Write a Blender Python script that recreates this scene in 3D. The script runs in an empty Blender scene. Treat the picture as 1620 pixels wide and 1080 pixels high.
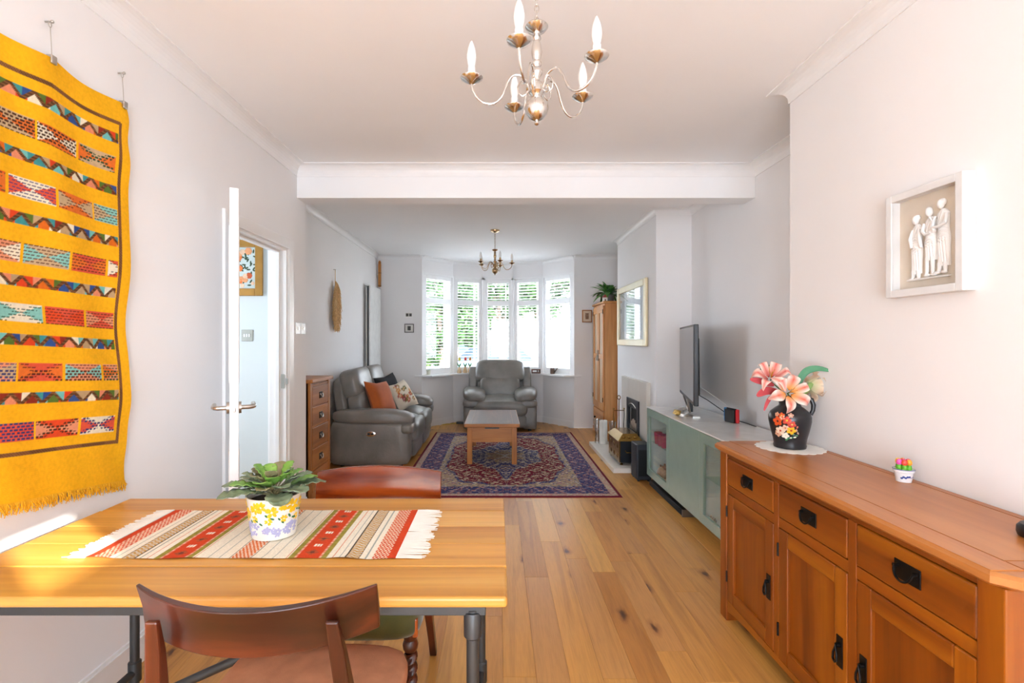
import bpy, bmesh, math, random
import numpy as np
from mathutils import Vector, Matrix
R = math.radians
PI = math.pi
random.seed(7)
scene = bpy.context.scene
COL = scene.collection

def lin(h):
    h = h.lstrip('#')
    out = []
    for i in (0, 2, 4):
        c = int(h[i:i+2], 16) / 255
        out.append(c / 12.92 if c <= .04045 else ((c + .055) / 1.055) ** 2.4)
    return tuple(out)

# ------------------------------------------------------------ camera
EYE = 1.34
cam_d = bpy.data.cameras.new('camera')
cam_d.sensor_width = 36
cam_d.lens = 785 / 1620 * 36
cam_d.shift_x = (810 - 788) / 1620
cam_d.shift_y = -(540 - 538) / 1620
cam_d.clip_start = .02
cam = bpy.data.objects.new('camera', cam_d)
cam.location = (0, 0, EYE)
cam.rotation_euler = (R(90), 0, 0)
COL.objects.link(cam)
scene.camera = cam

# ------------------------------------------------------------ light and exposure
world = bpy.data.worlds.new('sky')
scene.world = world
world.use_nodes = True
bg = world.node_tree.nodes['Background']
bg.inputs[0].default_value = (.79, .912, 1.06, 1)
bg.inputs[1].default_value = 5.0
sun_d = bpy.data.lights.new('sun', 'SUN')
sun_d.energy = 8
sun_d.angle = R(.8)
sun_d.color = (1, .95, .86)
sun = bpy.data.objects.new('sun', sun_d)
SUN_DIR = Vector((-2.7, 2.14, -1.01)).normalized()
sun.rotation_euler = SUN_DIR.to_track_quat('-Z', 'Y').to_euler()
sun.location = (6, -5, 6)
COL.objects.link(sun)
def portal(name, loc, rot, sx, sy):
    d = bpy.data.lights.new(name, 'AREA')
    d.shape = 'RECTANGLE'; d.size = sx; d.size_y = sy
    d.cycles.is_portal = True
    o = bpy.data.objects.new(name, d)
    o.location = loc; o.rotation_euler = rot
    COL.objects.link(o)
portal('patio_portal', (0, -2.3, 1.12), (R(90), 0, 0), 1.84, 2.15)       # shines to +Y
portal('bay_portal', (0, 8.62, 1.6), (R(-90), 0, 0), 2.3, 1.62)         # shines to -Y
vs = scene.view_settings
vs.view_transform = 'Standard'
vs.look = 'None'
vs.gamma = 1
vs.use_curve_mapping = False
vs.exposure = 1.78
scene.cycles.max_bounces = 10
scene.cycles.diffuse_bounces = 6
scene.cycles.transparent_max_bounces = 16
scene.cycles.sample_clamp_indirect = 8
scene.cycles.caustics_reflective = False
scene.cycles.caustics_refractive = False

# ------------------------------------------------------------ mesh helpers
class MB:
    def __init__(self, o=(0, 0, 0)):
        self.v = []; self.f = []; self.o = Vector(o); self.c = None
    def add(self, vs, fs, M=None):
        b = len(self.v)
        if M is not None:
            vs = [tuple(M @ Vector(p)) for p in vs]
        self.v += [tuple(p) for p in vs]
        self.f += [tuple(b + i for i in f) for f in fs]
        return self
    def box(self, x0, x1, y0, y1, z0, z1, M=None):
        if x0 > x1: x0, x1 = x1, x0
        if y0 > y1: y0, y1 = y1, y0
        if z0 > z1: z0, z1 = z1, z0
        v = [(x0,y0,z0),(x1,y0,z0),(x1,y1,z0),(x0,y1,z0),(x0,y0,z1),(x1,y0,z1),(x1,y1,z1),(x0,y1,z1)]
        f = [(0,3,2,1),(4,5,6,7),(0,1,5,4),(1,2,6,5),(2,3,7,6),(3,0,4,7)]
        return self.add(v, f, M)
    def bar(self, a, b, w, h, up=(0, 0, 1)):
        a = Vector(a); b = Vector(b); d = (b - a); L = d.length; d.normalize()
        up = Vector(up)
        s = d.cross(up)
        if s.length < 1e-5: s = d.cross(Vector((1, 0, 0)))
        s.normalize(); u = s.cross(d)
        M = Matrix(((s.x, d.x, u.x, a.x), (s.y, d.y, u.y, a.y), (s.z, d.z, u.z, a.z), (0, 0, 0, 1)))
        return self.box(-w/2, w/2, 0, L, -h/2, h/2, M)
    def tube(self, pts, r, n=8, closed=False, caps=True):
        P = [Vector(p) for p in pts]; m = len(P)
        rs = r if isinstance(r, (list, tuple)) else [r] * m
        T = []
        for i in range(m):
            if closed: t = P[(i+1) % m] - P[i-1]
            else: t = P[min(i+1, m-1)] - P[max(i-1, 0)]
            T.append(t.normalized() if t.length > 1e-9 else Vector((0, 0, 1)))
        nrm = T[0].orthogonal().normalized()
        vs = []
        for i in range(m):
            nrm = (nrm - T[i] * nrm.dot(T[i]))
            nrm = nrm.normalized() if nrm.length > 1e-6 else T[i].orthogonal().normalized()
            bi = T[i].cross(nrm)
            for k in range(n):
                a = 2 * PI * k / n
                vs.append(P[i] + (nrm * math.cos(a) + bi * math.sin(a)) * rs[i])
        fs = []
        for i in range(m if closed else m - 1):
            j = (i + 1) % m
            for k in range(n):
                l = (k + 1) % n
                fs.append((i*n+k, i*n+l, j*n+l, j*n+k))
        if caps and not closed:
            fs.append(tuple(range(n-1, -1, -1))); fs.append(tuple((m-1)*n + k for k in range(n)))
        return self.add(vs, fs)
    def cyl(self, a, b, r0, r1=None, n=16):
        return self.tube([a, b], [r0, r0 if r1 is None else r1], n)
    def lathe(self, prof, c=(0, 0, 0), n=24, M=None, sx=1, sy=1):
        vs = []; fs = []; m = len(prof)
        for r, z in prof:
            for k in range(n):
                a = 2 * PI * k / n
                vs.append((c[0] + r * sx * math.cos(a), c[1] + r * sy * math.sin(a), c[2] + z))
        for i in range(m - 1):
            for k in range(n):
                l = (k + 1) % n
                fs.append((i*n+k, i*n+l, (i+1)*n+l, (i+1)*n+k))
        fs.append(tuple(range(n-1, -1, -1))); fs.append(tuple((m-1)*n + k for k in range(n)))
        return self.add(vs, fs, M)
    def ball(self, c, r, n=12, M=None):
        rx, ry, rz = r if isinstance(r, (tuple, list)) else (r, r, r)
        h = max(6, n // 2)
        prof = [(math.sin(PI * i / h), -math.cos(PI * i / h)) for i in range(h + 1)]
        prof[0] = (.001, -1); prof[-1] = (.001, 1)
        vs = []; fs = []
        for a, z in prof:
            for k in range(n):
                t = 2 * PI * k / n
                vs.append((c[0] + a * rx * math.cos(t), c[1] + a * ry * math.sin(t), c[2] + z * rz))
        for i in range(h):
            for k in range(n):
                l = (k + 1) % n
                fs.append((i*n+k, i*n+l, (i+1)*n+l, (i+1)*n+k))
        return self.add(vs, fs, M)
    def prism(self, poly, a, b, axis='z', M=None):
        n = len(poly)
        def mp(p, t):
            return {'z': (p[0], p[1], t), 'y': (p[0], t, p[1]), 'x': (t, p[0], p[1])}[axis]
        vs = [mp(p, a) for p in poly] + [mp(p, b) for p in poly]
        fs = [tuple(range(n-1, -1, -1)), tuple(range(n, 2*n))]
        for i in range(n):
            j = (i + 1) % n
            fs.append((i, j, n + j, n + i))
        return self.add(vs, fs, M)
    def rbox(self, c, s, k=5, n=8, M=None, fn=None):
        """rounded, slightly puffed block"""
        idx = {}; vs = []; fs = []
        def vid(p):
            key = tuple(round(q, 5) for q in p)
            if key not in idx:
                d = (abs(p[0])**k + abs(p[1])**k + abs(p[2])**k) ** (1/k)
                q = [p[i] / d for i in range(3)]
                q = [q[0]*s[0]/2, q[1]*s[1]/2, q[2]*s[2]/2]
                if fn: q = fn(q)
                idx[key] = len(vs); vs.append((q[0]+c[0], q[1]+c[1], q[2]+c[2]))
            return idx[key]
        g = [math.tan((i / n * 2 - 1) * PI / 4) for i in range(n + 1)]
        for ax in range(3):
            for sg in (-1, 1):
                for i in range(n):
                    for j in range(n):
                        q = []
                        for (a, b) in ((i, j), (i+1, j), (i+1, j+1), (i, j+1)):
                            p = [0, 0, 0]; p[ax] = sg; p[(ax+1) % 3] = g[a]; p[(ax+2) % 3] = g[b]
                            q.append(vid(p))
                        fs.append(tuple(q) if sg > 0 else tuple(q[::-1]))
        return self.add(vs, fs, M)
    def grid(self, fn, nu, nv):
        vs = [fn(i / nu, j / nv) for j in range(nv + 1) for i in range(nu + 1)]
        fs = [(j*(nu+1)+i, j*(nu+1)+i+1, (j+1)*(nu+1)+i+1, (j+1)*(nu+1)+i) for j in range(nv) for i in range(nu)]
        return self.add(vs, fs)
    def build(self, name, mat, parent=None, smooth=False, bevel=0, seg=2, sub=0, solid=0, cols=None, ang=40):
        me = bpy.data.meshes.new(name)
        o = self.o
        me.from_pydata([(p[0]-o.x, p[1]-o.y, p[2]-o.z) for p in self.v], [], self.f)
        me.update()
        if smooth:
            me.polygons.foreach_set('use_smooth', [True] * len(me.polygons))
            if ang < 180:
                me.set_sharp_from_angle(angle=R(ang))
        if cols is not None:
            at = me.color_attributes.new('Col', 'FLOAT_COLOR', 'POINT')
            a = np.ones((len(me.vertices), 4), dtype=np.float32); a[:, :3] = cols
            at.data.foreach_set('color', a.ravel())
        me.materials.append(mat)
        ob = bpy.data.objects.new(name, me)
        COL.objects.link(ob)
        if parent is not None: ob.parent = parent
        else: ob.location = o
        if solid:
            m = ob.modifiers.new('s', 'SOLIDIFY'); m.thickness = solid; m.offset = 0
        if bevel:
            m = ob.modifiers.new('b', 'BEVEL'); m.width = bevel; m.segments = seg; m.limit_method = 'ANGLE'; m.angle_limit = R(35)
        if sub:
            m = ob.modifiers.new('u', 'SUBSURF'); m.levels = sub; m.render_levels = sub
        return ob

def tag(o, label=None, cat=None, group=None, kind=None):
    if label: o['label'] = label
    if cat: o['category'] = cat
    if group: o['group'] = group
    if kind: o['kind'] = kind
    return o
def thing(name, label, cat, loc=(0, 0, 0), rz=0, group=None, kind=None):
    o = bpy.data.objects.new(name, None)
    o.empty_display_size = .1
    COL.objects.link(o); o.location = loc; o.rotation_euler = (0, 0, rz)
    return tag(o, label, cat, group, kind)
def copy_tree(o, parent=None):
    c = o.copy(); COL.objects.link(c); c.parent = parent
    for ch in o.children: copy_tree(ch, c)
    return c

# ------------------------------------------------------------ materials
class NT:
    def __init__(self, name):
        self.m = bpy.data.materials.new(name); self.m.use_nodes = True
        self.t = self.m.node_tree; self.b = self.t.nodes['Principled BSDF']
    def n(self, typ, **kw):
        nd = self.t.nodes.new(typ)
        for k, v in kw.items(): setattr(nd, k, v)
        return nd
    def l(self, a, b): self.t.links.new(a, b)
    def ramp(self, fac, stops):
        r = self.n('ShaderNodeValToRGB'); e = r.color_ramp.elements
        while len(e) < len(stops): e.new(.5)
        for i, (p, c) in enumerate(stops):
            e[i].position = p; e[i].color = (*c, 1)
        self.l(fac, r.inputs[0]); return r.outputs[0]
    def coords(self, scale=(1, 1, 1), rnd=0):
        tc = self.n('ShaderNodeTexCoord'); mp = self.n('ShaderNodeMapping')
        mp.inputs['Scale'].default_value = scale
        src = tc.outputs['Object']
        if rnd:
            oi = self.n('ShaderNodeObjectInfo'); mu = self.n('ShaderNodeVectorMath', operation='SCALE')
            mu.inputs[0].default_value = (rnd, rnd * .7, rnd * 1.3)
            self.l(oi.outputs['Random'], mu.inputs['Scale'])
            ad = self.n('ShaderNodeVectorMath', operation='ADD')
            self.l(src, ad.inputs[0]); self.l(mu.outputs[0], ad.inputs[1]); src = ad.outputs[0]
        self.l(src, mp.inputs['Vector']); return mp.outputs[0]
    def noise(self, vec, scale, detail=4, dist=0, rough=.5):
        nz = self.n('ShaderNodeTexNoise'); nz.inputs['Scale'].default_value = scale
        nz.inputs['Detail'].default_value = detail; nz.inputs['Distortion'].default_value = dist
        nz.inputs['Roughness'].default_value = rough
        self.l(vec, nz.inputs['Vector']); return nz.outputs[0]
    def mix(self, fac, a, b, mode='MIX'):
        mx = self.n('ShaderNodeMix', data_type='RGBA', blend_type=mode)
        if isinstance(fac, (int, float)): mx.inputs[0].default_value = fac
        else: self.l(fac, mx.inputs[0])
        for i, q in ((6, a), (7, b)):
            if isinstance(q, tuple): mx.inputs[i].default_value = (*q, 1)
            else: self.l(q, mx.inputs[i])
        return mx.outputs[2]
    def bump(self, h, strength=.1, dist=.002):
        b = self.n('ShaderNodeBump'); b.inputs['Strength'].default_value = strength
        b.inputs['Distance'].default_value = dist
        self.l(h, b.inputs['Height']); self.l(b.outputs[0], self.b.inputs['Normal'])
    def fin(self, rough=.5, metal=0, spec=.5, **kw):
        self.b.inputs['Roughness'].default_value = rough
        self.b.inputs['Metallic'].default_value = metal
        self.b.inputs['Specular IOR Level'].default_value = spec
        for k, v in kw.items(): self.b.inputs[k].default_value = v
        return self.m

_cache = {}
def plain(name, hexc, rough=.5, metal=0, var=.06, nscale=12, bump=0, bscale=80, spec=.5, **kw):
    if name in _cache: return _cache[name]
    t = NT(name); c = lin(hexc); v = t.coords()
    nz = t.noise(v, nscale)
    t.l(t.ramp(nz, [(.3, tuple(x * (1 - var) for x in c)), (.7, tuple(min(1, x * (1 + var)) for x in c))]), t.b.inputs['Base Color'])
    if bump: t.bump(t.noise(v, bscale, 6), bump)
    _cache[name] = t.fin(rough, metal, spec, **kw); return _cache[name]
def wood(name, dark, mid, light, axis='y', scale=9, rough=.4, stretch=.07, bump=.05, coat=0):
    key = name + '_' + axis
    if key in _cache: return _cache[key]
    t = NT(key)
    sc = [1, 1, 1]; sc['xyz'.index(axis)] = stretch
    v = t.coords(tuple(sc), 9)
    n1 = t.noise(v, scale, 6, .8, .55); n2 = t.noise(v, scale * 9, 3, .2)
    c1 = t.ramp(n1, [(.28, lin(dark)), (.5, lin(mid)), (.72, lin(light))])
    c2 = t.ramp(n2, [(.3, (.80, .78, .75)), (.65, (1.04, 1.04, 1.04))])
    c = t.mix(.6, c1, c2, 'MULTIPLY')
    oi = t.n('ShaderNodeObjectInfo')
    tone = t.ramp(oi.outputs['Random'], [(0, (.88, .88, .88)), (1, (1.08, 1.06, 1.04))])
    c = t.mix(.8, c, tone, 'MULTIPLY')
    t.l(c, t.b.inputs['Base Color'])
    t.bump(n2, bump, .001)
    _cache[key] = t.fin(rough, **({'Coat Weight': coat, 'Coat Roughness': .15} if coat else {})); return _cache[key]
def vcol(name, rough=.85, fibre=0, bump=.3, bscale=500, spec=.2):
    t = NT(name)
    a = t.n('ShaderNodeVertexColor'); a.layer_name = 'Col'
    v = t.coords()
    c = a.outputs[0]
    if fibre:
        nz = t.noise(v, fibre, 3)
        c = t.mix(.5, c, t.ramp(nz, [(.3, (.8, .8, .8)), (.7, (1.08, 1.08, 1.08))]), 'MULTIPLY')
    t.l(c, t.b.inputs['Base Color'])
    if bump: t.bump(t.noise(v, bscale, 3), bump)
    return t.fin(rough, spec=spec)
def glass(name, tint=(1, 1, 1), gloss=.08, rough=.0):
    if name in _cache: return _cache[name]
    t = NT(name); t.t.nodes.remove(t.b)
    tr = t.n('ShaderNodeBsdfTransparent'); tr.inputs[0].default_value = (*tint, 1)
    gl = t.n('ShaderNodeBsdfGlossy'); gl.inputs['Roughness'].default_value = rough
    lw = t.n('ShaderNodeLayerWeight'); lw.inputs[0].default_value = .5
    pw = t.n('ShaderNodeMath', operation='POWER'); pw.inputs[1].default_value = 4.0
    mx = t.n('ShaderNodeMixShader')
    ad = t.n('ShaderNodeMath', operation='MULTIPLY_ADD'); ad.inputs[1].default_value = .45; ad.inputs[2].default_value = gloss - .04; ad.use_clamp = True
    t.l(lw.outputs['Facing'], pw.inputs[0]); t.l(pw.outputs[0], ad.inputs[0]); t.l(ad.outputs[0], mx.inputs[0])
    t.l(tr.outputs[0], mx.inputs[1]); t.l(gl.outputs[0], mx.inputs[2])
    out = [q for q in t.t.nodes if q.type == 'OUTPUT_MATERIAL'][0]
    t.l(mx.outputs[0], out.inputs[0])
    _cache[name] = t.m; return t.m

M_wall = plain('wall_paint', '#edebea', .85, var=.012, nscale=2, bump=.03, bscale=220)
M_ceil = plain('ceiling_paint', '#f3f3f3', .9, var=.01, nscale=2)
M_trim = plain('white_gloss_paint', '#efeeed', .35, var=.01)
M_hall = plain('hall_paint', '#d3d8d7', .85, var=.015, nscale=2)
M_ironb = plain('black_iron', '#1c1a19', .38, .7, bump=.1)
M_steel = plain('brushed_steel', '#c3beb6', .28, 1, var=.04)
M_nickel = plain('polished_nickel', '#dedad5', .18, 1, var=.04)
M_brass = plain('polished_brass', '#94733c', .24, 1, var=.1, bump=.15, bscale=30)
M_warmnickel = plain('warm_nickel', '#b89c76', .2, 1, var=.05)  # nickel with its warm reflections put into the colour
M_black = plain('black_plastic', '#17181b', .4)
M_pane = glass('window_glass')
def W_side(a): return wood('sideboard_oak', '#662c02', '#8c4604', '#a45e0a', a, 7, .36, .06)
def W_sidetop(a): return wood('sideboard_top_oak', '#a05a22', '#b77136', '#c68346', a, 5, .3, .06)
def W_table(a): return wood('pine_table', '#b3742a', '#d09744', '#deae60', a, 6, .38, .05)
def W_mahog(a): return wood('mahogany', '#1e0d08', '#3e190d', '#6a2f18', a, 9, .28, .07)
def W_mahog2(a): return wood('red_mahogany', '#6b2408', '#a84a12', '#c66a22', a, 9, .16, .07, coat=.4)
def W_coffee(a): return wood('honey_oak', '#8c5018', '#ac6a26', '#bf8038', a, 8, .4, .07)
def W_coffeetop(a): return wood('coffee_top_oak', '#45230f', '#61341c', '#77472c', a, 8, .42, .07)
def W_robe(a): return wood('wardrobe_oak', '#a8662c', '#c98a4a', '#d9a164', a, 8, .42, .06)
def W_chest(a): return wood('chest_oak', '#84501f', '#a8692d', '#bd8240', a, 8, .42, .07)

# ============================================================ THE ROOM
XL, XR, XN, XA, XB = -1.497, 1.50, -1.842, 1.913, 1.563
CEIL, YB, YF = 2.635, -2.2, 7.57
BEAM0, BEAM1, BEAMZ = 3.69, 3.866, 2.398
BAY = [(-1.16, 7.60), (-.735, 8.12), (-.255, 8.35), (.255, 8.35), (.735, 8.12), (1.16, 7.60)]

# floor: oak boards laid lengthways
def plank_material():
    t = NT('oak_floor_boards')
    v = t.coords((1, .06, 1), 23); v2 = t.coords((1, .45, 1), 23)
    oi = t.n('ShaderNodeObjectInfo')
    base = t.ramp(oi.outputs['Random'], [(0, lin('#b87c38')), (.25, lin('#d19648')), (.5, lin('#c38c4e')), (.75, lin('#dda656')), (1, lin('#c98d48'))])
    n1 = t.noise(v, 14, 6, 1.2, .6)
    g = t.ramp(n1, [(.25, (.60, .52, .45)), (.5, (1, 1, 1)), (.78, (1.14, 1.12, 1.06))])
    c = t.mix(.75, base, g, 'MULTIPLY')
    n2 = t.noise(v, 160, 2)
    c = t.mix(.35, c, t.ramp(n2, [(.35, (.8, .78, .75)), (.6, (1.05, 1.05, 1.05))]), 'MULTIPLY')
    vo = t.n('ShaderNodeTexVoronoi', voronoi_dimensions='2D'); vo.inputs['Scale'].default_value = 5.2
    wob = t.noise(v2, 18, 3)
    ad = t.n('ShaderNodeVectorMath', operation='MULTIPLY_ADD')
    ad.inputs[1].default_value = (.06, .06, .06)
    t.l(wob, ad.inputs[0]); t.l(v2, ad.inputs[2]); t.l(ad.outputs[0], vo.inputs['Vector'])
    k = t.ramp(vo.outputs['Distance'], [(.0, (.10, .06, .04)), (.055, (.26, .17, .11)), (.10, (.72, .64, .56)), (.19, (1, 1, 1))])
    sel = t.n('ShaderNodeSeparateColor'); t.l(vo.outputs['Color'], sel.inputs[0])
    gt = t.n('ShaderNodeMath', operation='GREATER_THAN'); gt.inputs[1].default_value = .74
    t.l(sel.outputs[0], gt.inputs[0])
    c = t.mix(gt.outputs[0], c, t.mix(1.0, c, k, 'MULTIPLY'))
    t.l(c, t.b.inputs['Base Color'])
    t.bump(n2, .06, .001)
    return t.fin(.36, spec=.45)
M_floor = plank_material()
fl = MB((0, 0, 0))
fl.box(-2.05, 2.05, YB, YF, -.06, -.014)
fl.prism([(-1.2, YF), (1.2, YF), (.76, 8.16), (.27, 8.42), (-.27, 8.42), (-.76, 8.16)], -.06, -.014)
floor = tag(fl.build('floor', plain('subfloor', '#5c4126', .9)), 'golden oak board floor running the length of the room', 'floor', kind='structure')
random.seed(21)
PW = .132
k = 0
for i in range(-15, 15):
    x0 = i * PW + .02; x1 = x0 + PW - .0004
    if x1 < XN or x0 > XA: continue
    y = YB + random.uniform(.2, 1.3); ya = YB
    xm = abs((x0 + x1) / 2)
    if xm < .255: yend = 8.34
    elif xm < .735: yend = 8.35 - (xm - .255) * .23 / .48
    elif xm < 1.12: yend = 8.12 - (xm - .735) * .52 / .425
    else: yend = YF
    while ya < yend - .05:
        yb = min(y, yend)
        if yend - yb < .3: yb = yend
        m = MB(((x0 + x1) / 2, (ya + yb) / 2, 0))
        m.box(max(x0, XN), min(x1, XA), ya + .0003, yb - .0003, -.014, 0)
        m.build('plank', M_floor, floor, bevel=.0008, seg=1).location = ((x0 + x1) / 2, (ya + yb) / 2, 0)
        ya = yb; y = yb + random.uniform(.8, 1.75)

# ceiling (runs on into the bay)
m = MB()
m.box(-2.05, 2.05, YB - .1, YF, CEIL, CEIL + .1)
m.prism([(-1.3, YF), (1.3, YF), (.80, 8.25), (.30, 8.5), (-.30, 8.5), (-.80, 8.25)], CEIL, CEIL + .1)
tag(m.build('ceiling', M_ceil), 'plain white painted ceiling of the whole room', 'ceiling', kind='structure')

# left wall with door opening, then the nib and the set-back part beyond the beam
DY0, DY1, DZ = 2.76, 3.53, 1.995
m = MB()
m.box(XL - .12, XL, YB, DY0, 0, CEIL)
m.box(XL - .12, XL, DY0, DY1, DZ, CEIL)
m.box(XL - .12, XL, DY1, BEAM1, 0, CEIL)
m.box(XN - .12, XL - .12, BEAM1 - .12, BEAM1, 0, CEIL)
m.box(XN - .12, XN, BEAM1, YF + .1, 0, CEIL)
tag(m.build('wall_left', M_wall), 'white left wall with the doorway to the hall', 'wall', kind='structure')
# right wall: chimney breast, alcove, second breast, alcove
m = MB()
SY0, SY1, SZ0, SZ1 = -.95, -.62, 1.71, 1.86  # unseen slit opening, added and sized to shape the sun patch on the table
m.box(XR, XR + .06, YB, SY0, 0, CEIL); m.box(XR, XR + .06, SY0, SY1, 0, SZ0); m.box(XR, XR + .06, SY0, SY1, SZ1, CEIL)
m.box(XR, XR + .06, SY1, 2.55, 0, CEIL)
m.box(XR + .06, XA + .1, 2.45, 2.55, 0, CEIL)
m.box(XA, XA + .1, 2.55, YF + .1, 0, CEIL)
m.box(XB, XA, 4.907, 6.49, 0, CEIL)
tag(m.build('wall_right', M_wall), 'white right wall with two chimney breasts and alcoves', 'wall', kind='structure')
# rear wall with the patio doors (behind the viewpoint)
m = MB()
m.box(-2.05, -.92, YB - .1, YB, 0, CEIL); m.box(.92, 2.05, YB - .1, YB, 0, CEIL); m.box(-.92, .92, YB - .1, YB, 2.2, CEIL)
tag(m.build('wall_back', M_wall), 'white rear wall around the wide patio doors', 'wall', kind='structure')
pd = thing('door_2', 'white framed glazed patio doors in the rear wall', 'patio door', (0, YB - .05, 0), kind='structure')
m = MB((0, YB - .05, 0))
for x in (-.89, -.30, .30, .89): m.box(x - .03, x + .03, YB - .08, YB - .02, 0.02, 2.2)
m.box(-.92, .92, YB - .08, YB - .02, 0, .06); m.box(-.92, .92, YB - .08, YB - .02, 2.14, 2.2)
m.build('door_frame', M_trim, pd)
for x0, x1 in ((-.86, -.33), (-.27, .27), (.33, .86)):
    MB((0, YB - .05, 0)).box(x0, x1, YB - .055, YB - .045, .06, 2.14).build('pane', M_pane, pd)
sl = thing('window_6', 'unseen slit window added in the right wall for the sun patch', 'window', (XR + .03, (SY0 + SY1) / 2, SZ0), kind='structure')
m = MB((XR + .03, (SY0 + SY1) / 2, SZ0))
m.box(XR, XR + .06, SY0, SY0 + .02, SZ0, SZ1); m.box(XR, XR + .06, SY1 - .02, SY1, SZ0, SZ1)
m.build('window_frame', M_trim, sl)
MB((XR + .03, (SY0 + SY1) / 2, SZ0)).box(XR + .03, XR + .036, SY0 + .02, SY1 - .02, SZ0, SZ1).build('pane', M_pane, sl)

# front wall: flat cheeks and the faceted bay below and above the windows
SILL, HEAD = .80, 2.385
m = MB()
m.box(XN - .12, BAY[0][0], YF, YF + .1, 0, CEIL); m.box(BAY[5][0], XA + .1, YF, YF + .1, 0, CEIL)
def outward(a, b, d):
    a = Vector(a); b = Vector(b); t = (b - a).normalized(); n = Vector((-t.y, t.x))
    return n * d
for i in range(5):
    a, b = BAY[i], BAY[i+1]; n = outward(a, b, .12)
    for z0, z1 in ((-.02, SILL - .02), (HEAD, CEIL)):
        m.prism([a, b, (b[0]+n.x, b[1]+n.y), (a[0]+n.x, a[1]+n.y)], z0, z1)
tag(m.build('wall_front', M_wall), 'white front wall around the faceted bay window', 'wall', kind='structure')

# downstand beam between the two halves
m = MB(); m.box(XL, XA, BEAM0, BEAM1, BEAMZ, CEIL)
tag(m.build('trim_1', M_ceil, bevel=.003), 'white boxed beam crossing the ceiling between both room halves', 'beam', kind='structure')

# cove mouldings: a quarter hollow swept along a wall line, room side to the right of travel
def cove(mb, a, b, c=.062, n=6, ea=0, eb=0):
    a = Vector((*a, 0)); b = Vector((*b, 0)); t = (b - a).normalized(); r = Vector((t.y, -t.x, 0))
    prof = [(0, -c - .012), (.006, -c - .012), (.006, -c)]
    for i in range(n + 1):
        q = PI / 2 * i / n
        prof.append((.006 + c - c * math.cos(q), -c + c * math.sin(q) - .0))
    prof += [(c + .018, 0), (c + .018, .01), (0, .01)]
    vs = []
    for p, e in ((a, ea), (b, eb)):
        for s, z in prof:
            vs.append(p + r * s + t * (e * s) + Vector((0, 0, CEIL + z - .006)))
    k = len(prof)
    fs = [(i, (i+1) % k, k + (i+1) % k, k + i) for i in range(k)] + [tuple(range(k-1, -1, -1)), tuple(range(k, 2*k))]
    mb.add(vs, fs)
m = MB(); cove(m, (XL, YB), (XL, BEAM0), eb=-1)
tag(m.build('trim_2', M_trim), 'white cove moulding along the left wall by the yellow rug', 'cove', kind='structure')
m = MB(); cove(m, (XL, BEAM0), (XA, BEAM0), ea=1, eb=-1)
tag(m.build('trim_3', M_trim), 'white cove moulding along the near face of the beam', 'cove', kind='structure')
m = MB(); cove(m, (XA, BEAM0), (XA, 2.55), ea=1, eb=-1); cove(m, (XA, 2.55), (XR, 2.55), ea=1, eb=1); cove(m, (XR, 2.55), (XR, YB), ea=-1)
tag(m.build('trim_4', M_trim), 'white cove moulding around the near chimney breast', 'cove', kind='structure')
m = MB(); cove(m, (XN, BEAM1), (XN, YF), .04, eb=-1); cove(m, (XN, YF), (BAY[0][0] - .02, YF), .04, ea=1)
cove(m, (BAY[5][0] + .02, YF), (XA, YF), .04, eb=-1); cove(m, (XA, YF), (XA, 6.49), .04, ea=1, eb=-1); cove(m, (XA, 6.49), (XB, 6.49), .04, ea=1, eb=1)
cove(m, (XB, 6.49), (XB, 4.907), .04, ea=-1, eb=1); cove(m, (XB, 4.907), (XA, 4.907), .04, ea=-1, eb=-1); cove(m, (XA, 4.907), (XA, BEAM1), .04, ea=1)
for i in range(5): cove(m, BAY[i], BAY[i+1], .04)
tag(m.build('trim_5', M_trim), 'slim white cove moulding around the sitting room half', 'cove', kind='structure')

# skirting
def skirt(mb, a, b, h=.12, d=.016):
    a = Vector(a); b = Vector(b); t = (b - a).normalized(); r = Vector((t.y, -t.x)) * d
    mb.prism([a, b, b + r, a + r], 0, h - .012); r2 = r * .55
    mb.prism([a, b, b + r2, a + r2], h - .012, h)
m = MB(); skirt(m, (XL, YB), (XL, DY0 - .07)); skirt(m, (XL, DY1 + .07), (XL, BEAM1)); skirt(m, (XL, BEAM1), (XN, BEAM1)); skirt(m, (XN, BEAM1), (XN, YF))
tag(m.build('baseboard_left', M_trim), 'white painted skirting along the left wall', 'skirting', kind='structure')
m = MB(); skirt(m, (XA, YF), (XA, 6.49)); skirt(m, (XA, 4.907), (XA, 2.55)); skirt(m, (XA, 2.55), (XR, 2.55)); skirt(m, (XR, 2.55), (XR, YB))
tag(m.build('baseboard_right', M_trim), 'white painted skirting along the right wall', 'skirting', kind='structure')
m = MB(); skirt(m, (XN, YF), BAY[0], .1, .012)
for i in range(5): skirt(m, BAY[i], BAY[i+1], .1, .012)
skirt(m, BAY[5], (XA, YF), .1, .012)
tag(m.build('baseboard_front', M_trim), 'white painted skirting following the bay', 'skirting', kind='structure')

# window board along the bay
m = MB()
inn = []
for i, p in enumerate(BAY):
    n = Vector((0, 0)); c = 0
    if i > 0: n += outward(BAY[i-1], BAY[i], 1); c += 1
    if i < 5: n += outward(BAY[i], BAY[i+1], 1); c += 1
    n.normalize(); inn.append((p[0] - n.x * .15, p[1] - n.y * .15))
poly = [(-1.27, YF - .002), (-1.27, YF - .05), (-1.0, YF - .05)] + inn[1:5] + [(1.0, YF - .05), (1.27, YF - .05), (1.27, YF - .002)] + [(BAY[5][0], YF)] + BAY[::-1] + [(BAY[0][0], YF)]
m.prism(poly[::-1], SILL - .02, SILL + .006)
tag(m.build('trim_6', M_trim, bevel=.004), 'white window board running around the bay', 'window sill', kind='structure')

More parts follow.
